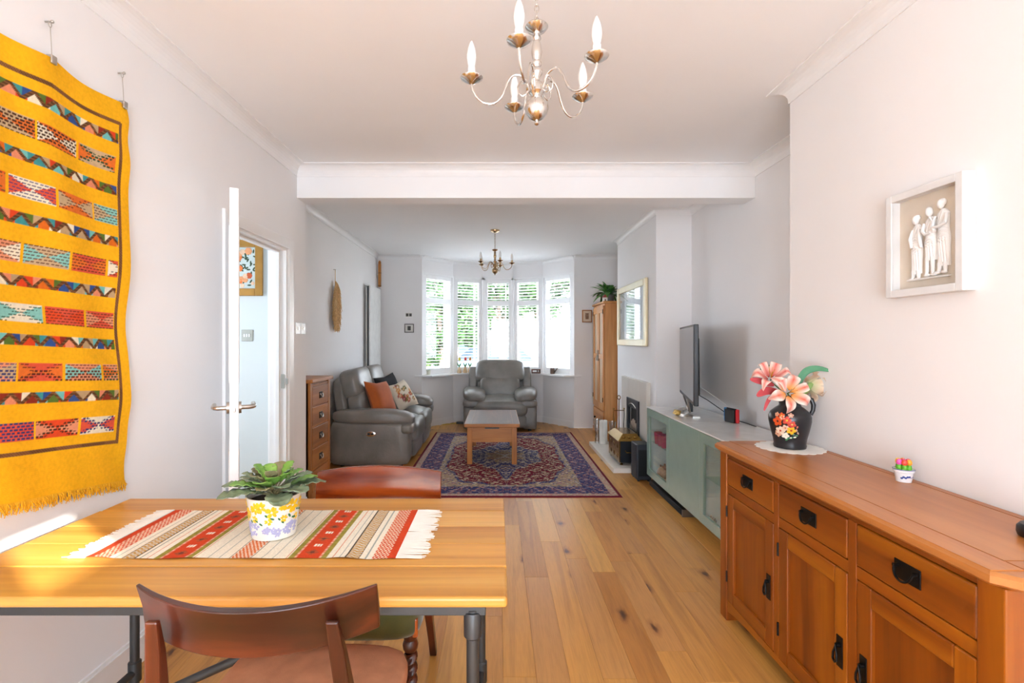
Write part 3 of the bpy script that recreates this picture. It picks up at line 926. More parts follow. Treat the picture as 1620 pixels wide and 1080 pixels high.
# ---- wardrobe in the far alcove (front faces -x)
def wardrobe():
    X0, X1, Y0, Y1, H = 1.434, 1.895, 6.70, 7.45, 1.84
    o = ((X0 + X1) / 2, (Y0 + Y1) / 2, 0)
    t = thing('wardrobe', 'tall narrow oak cupboard with two doors in the far alcove', 'cupboard', o)
    MB(o).box(X0 + .01, X1, Y0, Y1, .05, H).build('carcass', W_robe('z'), t)
    MB(o).box(X0 - .02, X1, Y0 - .02, Y1 + .02, H, H + .03).build('cornice', W_robe('y'), t, bevel=.01, seg=3)
    MB(o).box(X0 - .01, X1, Y0 - .008, Y1 + .008, 0, .07).build('plinth', W_robe('y'), t, bevel=.004)
    yc = (Y0 + Y1) / 2
    dr = MB(o).box(X0 - .008, X0 + .01, Y0 + .03, Y1 - .03, .09, .36).build('drawer', W_robe('y'), t, bevel=.004)
    for y in (Y0 + .2, Y1 - .2):
        MB(o).lathe([(.004, 0), (.010, .004), (.017, .016), (.014, .024), (.003, .028)], (0, 0, 0), 14, Matrix.Translation((X0 - .008, y, .225)) @ Matrix.Rotation(R(-90), 4, 'Y')).build('knob', M_ironb, dr, smooth=True)
    pale = wood('pale_panel', '#b79a78', '#cbb292', '#d8c4a8', 'z', 8, .35, .06)
    for y0, y1, hy in ((Y0 + .03, yc - .002, yc - .035), (yc + .002, Y1 - .03, yc + .035)):
        d = MB(o).box(X0 + .002, X0 + .01, y0 + .06, y1 - .06, .46, 1.72).build('door_panel', pale, t)
        for a, b in ((y0, y0 + .065), (y1 - .065, y1)): MB(o).box(X0 - .012, X0 + .01, a, b, .385, 1.81).build('door_stile', W_robe('z'), d, bevel=.003)
        for a, b in ((.385, .47), (1.08, 1.15), (1.72, 1.81)): MB(o).box(X0 - .012, X0 + .01, y0 + .065, y1 - .065, a, b).build('door_rail', W_robe('y'), d, bevel=.003)
        pl = MB(o).box(X0 - .015, X0 - .012, hy - .014, hy + .014, 1.05, 1.20).build('handle_plate', M_ironb, d)
        pts = [(X0 - .024, hy + .022 * math.cos(2 * PI * k / 14), 1.085 + .035 * math.sin(2 * PI * k / 14)) for k in range(14)]
        MB(o).tube(pts, .004, 8, closed=True).cyl((X0 - .012, hy, 1.12), (X0 - .03, hy, 1.12), .006, n=10).build('ring_pull', M_steel, pl, smooth=True)
        for z in (.5, 1.7): MB(o).cyl((X0 - .015, y0 if hy < yc else y1, z), (X0 - .015, y0 if hy < yc else y1, z + .06), .005, n=8).build('hinge', M_ironb, d)
wardrobe()

# ---- low media bench with green glass doors (front faces -x)
def media_bench():
    X0, X1, H = 1.385, 1.84, .725
    Ys = [2.82, 3.42, 4.02, 4.62]; Zb = .095
    o = ((X0 + X1) / 2, 3.72, 0)
    t = thing('media_bench', 'low media bench with sage green glass doors and white top', 'media bench', o)
    white = plain('white_laminate', '#e6e8e6', .4)
    topm = plain('white_glass_top', '#dfe1df', .08, spec=.6)
    frost = plain('sage_frosted_glass', '#8da397', .09, spec=.6, var=.03)
    for i in range(3):
        y0, y1 = Ys[i], Ys[i+1]
        b = MB(o)
        b.box(X0 + .022, X1, y0 + .001, y0 + .017, Zb, H - .01); b.box(X0 + .022, X1, y1 - .017, y1 - .001, Zb, H - .01)
        b.box(X0 + .022, X1, y0 + .017, y1 - .017, Zb, Zb + .016); b.box(X0 + .022, X1, y0 + .017, y1 - .017, H - .026, H - .01); b.box(X1 - .012, X1, y0 + .017, y1 - .017, Zb + .016, H - .026)
        b.build('cabinet_box', white, t)
    for y0, y1 in ((2.815, 3.72), (3.7225, 4.625)):
        MB(o).box(X0 - .004, X1 + .01, y0, y1, H - .01, H).build('top_panel', topm, t, bevel=.002)
    for i, solid in ((0, False), (1, True), (2, False)):
        y0, y1 = Ys[i] + .002, Ys[i+1] - .002; z0, z1 = Zb + .002, H - .014
        if solid:
            MB(o).box(X0, X0 + .02, y0, y1, z0, z1).build('glass_door', frost, t, bevel=.0015)
            continue
        f = .066; m = MB(o)
        m.box(X0, X0 + .02, y0, y0 + f, z0, z1); m.box(X0, X0 + .02, y1 - f, y1, z0, z1); m.box(X0, X0 + .02, y0 + f, y1 - f, z0, z0 + f); m.box(X0, X0 + .02, y0 + f, y1 - f, z1 - f, z1)
        d = m.build('door_frame', frost, t)
        MB(o).box(X0 + .006, X0 + .011, y0 + f, y1 - f, z0 + f, z1 - f).build('pane', glass('clear_glass', (.97, 1, .98)), d)
        MB(o).box(X0 + .021, X0 + .035, y1 - f - .05 + .05, y1 - .02, z1 - f - .012, z1 - f + .006).build('hinge', M_steel, d)
        MB(o).box(X0 + .04, X1 - .014, Ys[i] + .018, Ys[i+1] - .018, .40, .406).build('glass_shelf', glass('shelf_glass', (.86, .95, .92), .12), t)
    for y in (2.95, 3.72, 4.52):
        for x in (X0 + .2, X1 - .06):
            MB(o).cyl((x, y, 0), (x, y, Zb), .018, n=12).build('leg', M_steel, t, smooth=True)
media_bench()

# ============================================================ TEXTILES
def hsh(*a):
    h = 0.0
    for i, q in enumerate(a): h += q * (12.9898 + 65.233 * i)
    return np.mod(np.sin(h) * 43758.5453, 1.0)
def pal(names): return np.array([lin(c) for c in names])

# ---- yellow kilim pegged to the left wall
def kilim():
    W_, H_ = .80, 1.50; NU, NV = 230, 430
    YR, ZT = 1.985, 2.272
    uu, vv = np.meshgrid(np.linspace(0, W_, NU + 1), np.linspace(0, H_, NV + 1))
    base = pal(['#f2b116'])[0]
    col = np.tile(base, (NV + 1, NU + 1, 1)) * (1 + .05 * np.sin(vv * 900)[..., None] * .4 + .05 * np.sin(uu * 31 + vv * 7)[..., None])
    brown = pal(['#5a3a20'])[0]
    P = pal(['#d8451f', '#3f8f8f', '#e08a66', '#b89a72', '#e8dcc0', '#8b2f1c', '#6fb7b0', '#d96a1c', '#2f4d86', '#57702a'])
    D = pal(['#4a2c1c', '#2c4a2c', '#35386a', '#5a2a1c'])
    PB = pal(['#dd4a22', '#e2936e', '#c3a680', '#eadfc6', '#e0702a', '#86c3b8', '#d8553a'])
    ins = uu > .058
    for k in range(6):
        # zigzag band
        c0 = .150 + .2005 * k; h = .019
        d = vv - c0; on = (np.abs(d) < h) & ins
        per = .072; ph = np.mod(uu + .013 * k, per) / per
        tri = (np.abs(ph - .5) * 4 - 1) * h * .95
        tid = np.floor((uu + .013 * k) / per * 2 + .5 * (d > tri)); ci = (hsh(tid, np.full_like(tid, k * 3.1), (d > tri) * 1.7) * len(P)).astype(int) % len(P)
        cc = P[ci]
        col = np.where(on[..., None], cc, col)
        ln = on & (np.abs(d - tri) < .0082)
        col = np.where(ln[..., None], np.where((np.mod(uu * 300 + vv * 80, 1) > .35)[..., None], brown, brown * 2.2), col)
        # block band
        c1 = .252 + .2025 * k; h = .031
        d = vv - c1; on = (np.abs(d) < h) & ins
        bw = .163; q = (uu - .062 + .03 * ((k * 7) % 5)) / bw
        bi = np.floor(q); f = np.mod(q, 1); x = (f - .5) * 2; y = d / h
        gap = np.abs(x) > .94
        a = (hsh(bi, np.full_like(bi, k + .37)) * len(PB)).astype(int) % len(PB)
        b = (hsh(bi, np.full_like(bi, k + 5.91)) * len(PB)).astype(int) % len(PB); b = np.where(a == b, (b + 2) % len(PB), b)
        dk = (hsh(bi, np.full_like(bi, k + 9.2)) * len(D)).astype(int) % len(D)
        side = np.abs(x) > np.abs(y)
        cc = np.where(side[..., None], PB[a], PB[b])
        cell = .0105; gx = np.mod(uu / cell / 1.55 + .5 * np.mod(np.floor(vv / cell), 2), 1); gy = np.mod(vv / cell, 1)
        dash = (gy > .58) & (gx < .72)
        xs = np.abs(np.abs(x) - np.abs(y)) < .33
        cc = np.where((dash & (xs | (hsh(bi, np.full_like(bi, k + 2.2)) > .35)))[..., None], D[dk], cc)
        on = on & ~gap
        col = np.where(on[..., None], cc, col)
    # brown border line
    bl = ((np.abs(uu - .047) < .0065) & (vv > .085) & (vv < 1.345)) | ((np.abs(vv - .088) < .0065) & (uu > .047)) | ((np.abs(vv - 1.338) < .0075) & (uu > .047))
    tick = np.mod((uu + vv) * 190, 1) > .5
    col = np.where(bl[..., None], np.where(tick[..., None], brown, brown * 2.6), col)
    # cloth shape
    rnd = random.Random(3)
    lift = .014 + .006 * np.sin(uu * 21 + vv * 3) * np.exp(-vv * .6) + .007 * np.sin(vv * 12 + uu * 5) + .006 * np.exp(-(uu / .05) ** 2) * (1 + np.sin(vv * 23 + 2 * np.sin(vv * 5))) * .5
    pegs = [.03, .345, .66]
    sag = np.zeros_like(uu)
    for a_, b_ in zip([-.1] + pegs, pegs + [.9]):
        sel = (uu >= a_) & (uu < b_)
        sag = np.where(sel, .016 * np.sin(PI * (uu - a_) / (b_ - a_)), sag)
    zz = ZT - vv - sag * np.exp(-vv * 4) + .012 * np.sin(uu * 7 + 1) * np.clip(vv - 1.0, 0, 1) + .20 * uu * (np.clip(vv - .7, 0, 1))
    yy = YR - uu + .003 * np.sin(vv * 27 + 3 * np.sin(vv * 4)) * np.exp(-uu / .1) - .008 * np.sin(vv * 9 + 1) * np.exp(-uu / .2)
    o = (XL, YR - W_ / 2, ZT)
    m = MB(o)
    xx = XL + np.clip(lift, .004, .05)
    m.v = np.stack([xx, yy, zz], -1).reshape(-1, 3).tolist()
    w = NU + 1
    m.f = [(j*w+i, j*w+i+1, (j+1)*w+i+1, (j+1)*w+i) for j in range(NV) for i in range(NU)]
    t = thing('wall_kilim', 'yellow woven kilim with patterned bands pegged on the left wall', 'wall hanging', o)
    m.build('cloth', vcol('kilim_wool', .9, 90, .4, 420), t, smooth=True, ang=180, cols=np.clip(col, 0, 1).reshape(-1, 3))
    # fringe of loose yarn along the lower edge
    f = MB(o); zl = zz[-1]; yl = yy[-1]; xl = xx[-1]
    for i in range(0, NU, 1):
        for rep in range(2):
            L = rnd.uniform(.018, .042); dy = rnd.uniform(-.012, .012)
            p0 = Vector((xl[i], yl[i] + rnd.uniform(-.002, .002), zl[i] + .004))
            f.tube([p0, p0 + Vector((rnd.uniform(-.002, .006), dy * .6, -L * .5)), p0 + Vector((rnd.uniform(-.003, .008), dy * 1.4, -L))], [.0016, .0015, .0011], 4, caps=False)
    fo = f.build('fringe', plain('yellow_yarn', '#e8ab18', .9), t); fo['kind'] = 'stuff'
    # clips hanging on fine wires from wall pins
    for p in pegs:
        y = YR - p; z = ZT - .004
        c = thing('hanging_clip', 'small steel clip on a wire ' + {.03: 'at the corner of the yellow kilim nearest the door', .345: 'second along the kilim from the door side', .66: 'third along the kilim from the door side'}[p], 'clip', (XL + .012, y, z), 0, 'clips holding the kilim')
        oo = (XL + .012, y, z); x = XL + .022
        MB(oo).box(x - .013, x + .010, y - .011, y + .011, z - .016, z + .012).build('jaw', M_steel, c, bevel=.003)
        MB(oo).tube([(x, y, z + .010), (x - .002, y, z + .06), (x - .006, y + .001, z + .108)], .0012, 6).build('wire', M_steel, c)
        pts = [(x - .006, y + .006 * math.cos(q * PI / 6), z + .116 + .010 * math.sin(q * PI / 6)) for q in range(12)]
        MB(oo).tube(pts, .0012, 6, closed=True).build('loop', M_steel, c)
        MB(oo).cyl((XL, y, z + .124), (x + .002, y, z + .124), .003, n=8).ball((x + .002, y, z + .124), .0055, 10).build('pin', M_steel, c, smooth=True)
kilim()

# ---- Persian rug
def rug():
    X0, X1, Y0, Y1 = -.904, 1.062, 4.225, 7.205
    NX, NY = 236, 358
    xs, ys = np.meshgrid(np.linspace(X0, X1, NX + 1), np.linspace(Y0, Y1, NY + 1))
    cx, cy = (X0 + X1) / 2, (Y0 + Y1) / 2
    ax, ay = np.abs(xs - cx), np.abs(ys - cy)
    hx, hy = (X1 - X0) / 2, (Y1 - Y0) / 2
    d = np.minimum(hx - ax, hy - ay)
    mar, nav, tan, crm, pnk, slate = pal(['#741a30', '#3b3c68', '#ad977d', '#d4c5aa', '#bd9088', '#77768e'])
    def floral(s, seed):
        a = ax * s; b = ay * s
        return (np.sin(a * 2.1 + seed) * np.cos(b * 1.7 - seed) + .7 * np.sin(a * 4.3 - b * 3.1 + seed * 2) + .6 * np.cos(a * 3.7 + b * 4.9 - seed) + .5 * np.sin(b * 7.3 + seed) * np.sin(a * 6.1))
    fine = hsh(np.round(ax * 95), np.round(ay * 95))
    f1 = floral(16, 1.3); f2 = floral(22, 4.1); f3 = floral(11, 2.2)
    def paint(ground, mot1, mot2, mot3):
        c = np.tile(ground, (*xs.shape, 1))
        c = np.where((f1 > .75)[..., None], mot1, c)
        c = np.where((f1 > 1.35)[..., None], mot2, c)
        c = np.where((f2 < -1.05)[..., None], mot3, c)
        c = np.where(((np.abs(f3) < .10) & (fine > .35))[..., None], mot1, c)
        c = np.where((fine > .90)[..., None], mot2, c)
        return c
    field = paint(mar, tan, crm, pal(['#47263f'])[0])
    corner = paint(tan, nav * 1.4, pnk, crm)
    border = paint(nav, slate * 1.1, pnk, pal(['#7a4a5a'])[0])
    ring = paint(nav, slate, crm, tan)
    ex, ey = ax / (hx - .36), ay / (hy - .36)
    rr = (ex ** 2.6 + ey ** 2.6) ** (1 / 2.6)
    sc = .035 * np.sin(np.arctan2(ey, ex) * 12)
    col = np.where((rr + sc < 1.0)[..., None], field, corner)
    col = np.where((np.abs(rr + sc - 1.02) < .022)[..., None], ring, col)
    md = np.hypot(ax / .40, ay / .56); ma = np.arctan2(ay / .56, ax / .40); mdl = md + .07 * np.cos(ma * 8)
    col = np.where((mdl < 1)[..., None], ring, col); col = np.where((mdl < .52)[..., None], paint(tan * .8, slate, crm, mar), col)
    pend = (ax < .10 * (1 - np.clip((ay - .62) / .42, 0, 1))) & (ay > .55) & (ay < 1.0)
    col = np.where(pend[..., None], ring, col)
    col = np.where((d < .345)[..., None], paint(tan, crm, slate, nav), col)
    col = np.where((d < .295)[..., None], border, col)
    col = np.where((d < .085)[..., None], np.where((fine > .45)[..., None], pnk, crm * .85), col)
    col = np.where((d < .028)[..., None], mar * .9, col)
    col = col * (.86 + .24 * hsh(np.round(xs * 210), np.round(ys * 210)))[..., None]
    o = (cx, cy, 0)
    m = MB(o); T = .008
    zz = np.where(d < 1e-6, .001, T)
    m.v = np.stack([xs, ys, zz], -1).reshape(-1, 3).tolist(); w = NX + 1
    m.f = [(j*w+i, j*w+i+1, (j+1)*w+i+1, (j+1)*w+i) for j in range(NY) for i in range(NX)]
    tag(m.build('persian_rug', vcol('rug_pile', .95, 0, .5, 320), cols=np.clip(col, 0, 1).reshape(-1, 3)), 'Persian rug in maroon, navy and tan under the coffee table', 'rug')
rug()

# ---- striped runner on the dining table
def runner():
    X0, X1, Y0, Y1, Z = -1.137, -.279, 1.360, 1.744, .7408
    NX, NY = 400, 180
    xs, ys = np.meshgrid(np.linspace(0, 1, NX + 1), np.linspace(0, 1, NY + 1))
    W_, H_ = X1 - X0, Y1 - Y0
    cre, red, ora, olv, blk, gry, tan, dot = pal(['#f3ebd8', '#d64822', '#dc7034', '#8f8338', '#3a332c', '#9aa49c', '#c8953f', '#efd0b4'])
    u = xs; mx = u * W_ ; my = ys * H_
    col = np.tile(cre, (*u.shape, 1))
    def band(a, b, c):
        nonlocal col
        col = np.where(((u >= a) & (u < b))[..., None], c, col)
    def lines(ps, c, w=.0035):
        for p in ps: band(p - w/2, p + w/2, c)
    dots = (np.mod(mx / .010 + .5 * np.mod(np.floor(my / .010), 2), 1) > .5) ^ (np.mod(my / .010, 1) > .62)
    for f in (lambda a, b: (a, b), lambda a, b: (1 - b, 1 - a)):
        def bd(a, b, c): band(*f(a, b), c)
        def ln(ps, c, w=.0035):
            for p in ps: bd(p - w/2, p + w/2, c)
        bd(0, .028, red); bd(.028, .078, np.where(dots[..., None], red, dot))
        ln([.098, .182, .395, .43], gry, .004); ln([.205, .352], ora, .002)
        bd(.122, .162, np.where((np.mod(my / .014 + np.abs(np.mod(mx / .02, 1) - .5) * 1.2, 1) > .5)[..., None], tan, cre * .75)); ln([.120, .164], blk, .004)
        bd(.226, .244, np.where((np.mod(my / .006, 1) > .5)[..., None], olv, olv * 1.5)); bd(.328, .346, np.where((np.mod(my / .006, 1) > .5)[..., None], olv, olv * 1.5))
        mid = .286; a = np.abs((u if f(0, 1)[0] == 0 and f(.2, .3) == (.2, .3) else 1 - u) - mid) * W_
        q = np.mod(my / .096 + .1, 1)
        star = (a * 1.0 + np.abs(q - .5) * .096) < .020
        dstar = ((a * 1.0 + np.abs(q - .5) * .096) < .009) | (star & (np.mod(my / .005, 1) > .6))
        cross = (np.minimum(q, 1 - q) * .096 < .008) & (a < .012) & (np.mod(mx / .008, 1) > .25)
        c = np.tile(red, (*u.shape, 1)); c = np.where(star[..., None], ora * .5 + red * .4, c); c = np.where(dstar[..., None], blk * 1.2 + red * .2, c); c = np.where(cross[..., None], cre, c)
        edge = (a > .030) & (np.mod(my / .007, 1) > .5); c = np.where(edge[..., None], dot, c)
        bd(.244, .328, c)
    cdots = (np.mod((mx + my * .6) / .011, 1) > .55) & (np.mod((mx - my * .6) / .011, 1) > .3)
    band(.468, .532, np.where(cdots[..., None], cre, ora)); lines([.466, .534], blk, .003)
    col = col * (.93 + .10 * hsh(np.round(xs * 400), np.round(ys * 90)))[..., None]
    X = X0 + xs * W_; Y = Y0 + ys * H_ + .0035 * np.sin(xs * 19) * (1 - ys) + .003 * np.sin(xs * 11 + 2) * ys
    ZZ = Z + .0016 + .0010 * np.sin(xs * 40) + .003 * np.clip(np.sin(xs * 23 + 1), 0, 1) * np.clip(.08 - ys, 0, 1) / .08
    o = ((X0 + X1) / 2, (Y0 + Y1) / 2, Z)
    m = MB(o); m.v = np.stack([X, Y, ZZ], -1).reshape(-1, 3).tolist(); w = NX + 1
    m.f = [(j*w+i, j*w+i+1, (j+1)*w+i+1, (j+1)*w+i) for j in range(NY) for i in range(NX)]
    t = thing('table_runner', 'cream and orange striped woven runner with white fringe on the table', 'table runner', o)
    m.build('cloth', vcol('runner_wool', .92, 200, .4, 700), t, smooth=True, ang=180, cols=np.clip(col, 0, 1).reshape(-1, 3))
    rnd = random.Random(8); yarn = plain('white_yarn', '#e6e2d8', .9)
    for x, s in ((X0, -1), (X1, 1)):
        f = MB(o)
        for i in range(150):
            y = Y0 + H_ * (i + .5) / 150
            if s > 0 and .47 < i / 150 < .50: continue
            L = rnd.uniform(.062, .088) if s > 0 else rnd.uniform(.04, .066); a = rnd.gauss(0, .05)
            pts = [(x - s * .002, y, Z + .003), (x + s * L * .4, y + L * a * .5, Z + .0032), (x + s * L, y + L * a + rnd.uniform(-.003, .003), Z + .0018)]
            f.tube(pts, [.0017, .0017, .0011], 5, caps=False)
        f.build('fringe', yarn, t)['kind'] = 'stuff'
runner()

# ============================================================ PLANTS AND TABLE DECOR
def leaf(mb, base, direction, up, L, W, curl=.3, ridge=.1, nu=6, nv=10, tip=1.0, fold=.0, oval=False):
    d = Vector(direction).normalized(); up = Vector(up); s = d.cross(up)
    if s.length < 1e-4: s = d.orthogonal()
    s.normalize(); n = s.cross(d).normalized(); b = Vector(base)
    def fn(u, v):
        a = v
        wv = W * (math.sin(PI * min(1, a * .94 + .04)) ** .75) * (1 - .35 * a ** 3 * tip)
        if oval: wv = W * (math.sin(PI * min(1, a ** 1.3 * .97 + .03)) ** .55)
        x = (u - .5) * wv
        p = b + d * (L * a) + s * x - Vector((0, 0, 1)) * (curl * L * a * a) + n * (abs(u - .5) * 2 * fold * wv + ridge * W * .12 * math.sin(a * 26) * abs(u - .5) * 2)
        return tuple(p)
    mb.grid(fn, nu, nv); return mb

def leaf_mat(name, c1, c2, rough=.45, nscale=25):
    t = NT(name); v = t.coords(); nz = t.noise(v, nscale, 3)
    t.l(t.ramp(nz, [(.3, lin(c1)), (.7, lin(c2))]), t.b.inputs['Base Color'])
    oi = t.n('ShaderNodeObjectInfo'); return t.fin(rough, **{'Subsurface Weight': 0.0})

def table_plant():
    o = (-.690, 1.53, .7428)
    pot = thing('plant_pot', 'white flowerpot painted with yellow and lilac flowers on the runner', 'flowerpot', o)
    x, y, z = o
    pr = [(.055, 0), (.0635, .003), (.066, .02), (.078, .125), (.080, .128), (.077, .128), (.0745, .122), (.064, .03), (.02, .022)]
    m = MB(o); m.lathe(pr, o, 40)
    m.build('pot_body', plain('white_glaze', '#ecebe3', .22), pot, smooth=True)
    def on_pot(a, h):
        r = .0655 + (.078 - .066) * (h - .02) / .105 + .0006
        return Vector((x + r * math.cos(a), y + r * math.sin(a), z + h)), Vector((math.cos(a), math.sin(a), -.11)).normalized()
    rnd = random.Random(12)
    def daub(name, mat, a, h, n, r, er):
        m = MB(o); p, nn = on_pot(a, h); s = nn.cross(Vector((0, 0, 1))).normalized(); u = s.cross(nn)
        for k in range(n):
            q = 2 * PI * k / n + rnd.random()
            c = p + (s * math.cos(q) + u * math.sin(q)) * r * .62
            fr = s * math.cos(q) + u * math.sin(q); gg = nn.cross(fr)
            Mx = Matrix(((fr.x, gg.x, nn.x, c.x), (fr.y, gg.y, nn.y, c.y), (fr.z, gg.z, nn.z, c.z), (0, 0, 0, 1)))
            m.ball((0, 0, 0), (r * .48, r * er, .0011), 8, Mx)
        o2 = m.build(name, mat, pot, smooth=True); o2['kind'] = 'stuff'
    yel = plain('yellow_glaze', '#edc11e', .3, var=.15); lil = plain('lilac_glaze', '#a9abd0', .3, var=.12); grn = plain('green_glaze', '#2f6b3d', .3, var=.2)
    for k in range(11):
        a = -PI / 2 + (k - 5) * .42 + rnd.uniform(-.1, .1); daub('painted_daisy', yel, a, rnd.uniform(.082, .110), 9, rnd.uniform(.015, .021), .28)
    for k in range(7): daub('painted_daisy', yel, -PI / 2 + (k - 3) * .6 + .2, rnd.uniform(.058, .07), 7, .011, .28)
    for k in range(26): daub('painted_lilac', lil, rnd.uniform(-PI, 0), rnd.uniform(.016, .052), 5, rnd.uniform(.007, .012), .38)
    for k in range(10): daub('painted_leaf', grn, -PI / 2 + (k - 4.5) * .45, rnd.uniform(.05, .085), 2, rnd.uniform(.012, .016), .22)
    m = MB(o); m.lathe([(.074, .108), (.05, .114), (.01, .116)], o, 24); m.build('soil', plain('soil', '#3a2418', .95, var=.3, bump=.5), pot)
    pl = thing('table_plant', 'low plant with ribbed grey-green leaves in the painted pot', 'plant', (x, y, z + .112))
    oo = (x, y, z + .112)
    g1 = leaf_mat('greygreen_leaf', '#5f7054', '#94a382'); g2 = leaf_mat('bright_leaf', '#5a9034', '#94bd58'); g3 = leaf_mat('bronze_leaf', '#6d6a4a', '#9c9068')
    rnd = random.Random(4)
    for i in range(34):
        a = i * 2.399 + rnd.uniform(-.2, .2); ring = i / 34
        el = 1.1 - .92 * ring + rnd.uniform(-.12, .12); L = .066 + .042 * ring + rnd.uniform(-.01, .012)
        d = (math.cos(a) * math.cos(el), math.sin(a) * math.cos(el), math.sin(el))
        b = Vector(oo) + Vector((math.cos(a) * .012, math.sin(a) * .012, .012 + .022 * (1 - ring)))
        if ring > .7: L += .02
        m = MB(oo); leaf(m, b + Vector(d) * .028, d, (0, 0, 1), L, L * .60, .30 - .1 * ring, .35, 8, 14, .5, .10, True)
        m.build('leaf', rnd.choice([g1, g1, g2, g2, g3]) if ring < .8 else g1, pl, smooth=True, ang=180, solid=.0012)
        MB(oo).tube([Vector(oo) + Vector((0, 0, -.004)), b, b + Vector(d) * .032], .0018, 6).build('stalk', g3, pl, smooth=True)
table_plant()

def tall_pot_plant():
    o = (1.545, 6.95, 1.872)
    pot = thing('plant_pot', 'small dark pot on top of the tall oak cupboard', 'flowerpot', o)
    MB(o).lathe([(.05, 0), (.07, .004), (.082, .09), (.086, .10), (.078, .10), (.07, .08), (.01, .078)], o, 24).build('pot_body', plain('grey_pot', '#6d675f', .6), pot, smooth=True)
    pl = thing('arching_plant', 'dark green arching plant on top of the tall cupboard', 'plant', (o[0], o[1], o[2] + .08))
    oo = (o[0], o[1], o[2] + .08)
    g = leaf_mat('dark_leaf', '#1f4a1c', '#3f7a30', .35); g2 = leaf_mat('mid_leaf', '#2f6424', '#5a9440', .35)
    rnd = random.Random(9)
    for i in range(58):
        a = i * 2.399; el = rnd.uniform(.2, 1.3); L = rnd.uniform(.22, .36)
        if math.cos(a) > .3: L *= .75
        d = Vector((math.cos(a) * math.cos(el), math.sin(a) * math.cos(el), math.sin(el)))
        m = MB(oo); leaf(m, Vector(oo) + d * .03, d, (0, 0, 1), L, L * .22, rnd.uniform(.35, .7), .05, 4, 9, 1.0, .15)
        m.build('leaf', rnd.choice([g, g2]), pl, smooth=True, ang=180, solid=.001)
    c = thing('house_ornament', 'tiny white house ornament with red roof on the cupboard', 'ornament', (1.46, 6.78, 1.871))
    q = (1.46, 6.78, 1.871)
    MB(q).box(1.43, 1.49, 6.755, 6.805, 1.871, 1.925).build('house_wall', plain('white_pottery', '#e8e2d6', .5), c)
    MB(q).prism([(1.42, 1.923), (1.50, 1.923), (1.46, 1.965)], 6.75, 6.81, 'y').build('house_roof', plain('red_pottery', '#a33a2a', .5), c)
    MB(q).box(1.452, 1.468, 6.752, 6.756, 1.872, 1.90).build('house_door', plain('brown_pottery', '#6b4a30', .5), c)
tall_pot_plant()

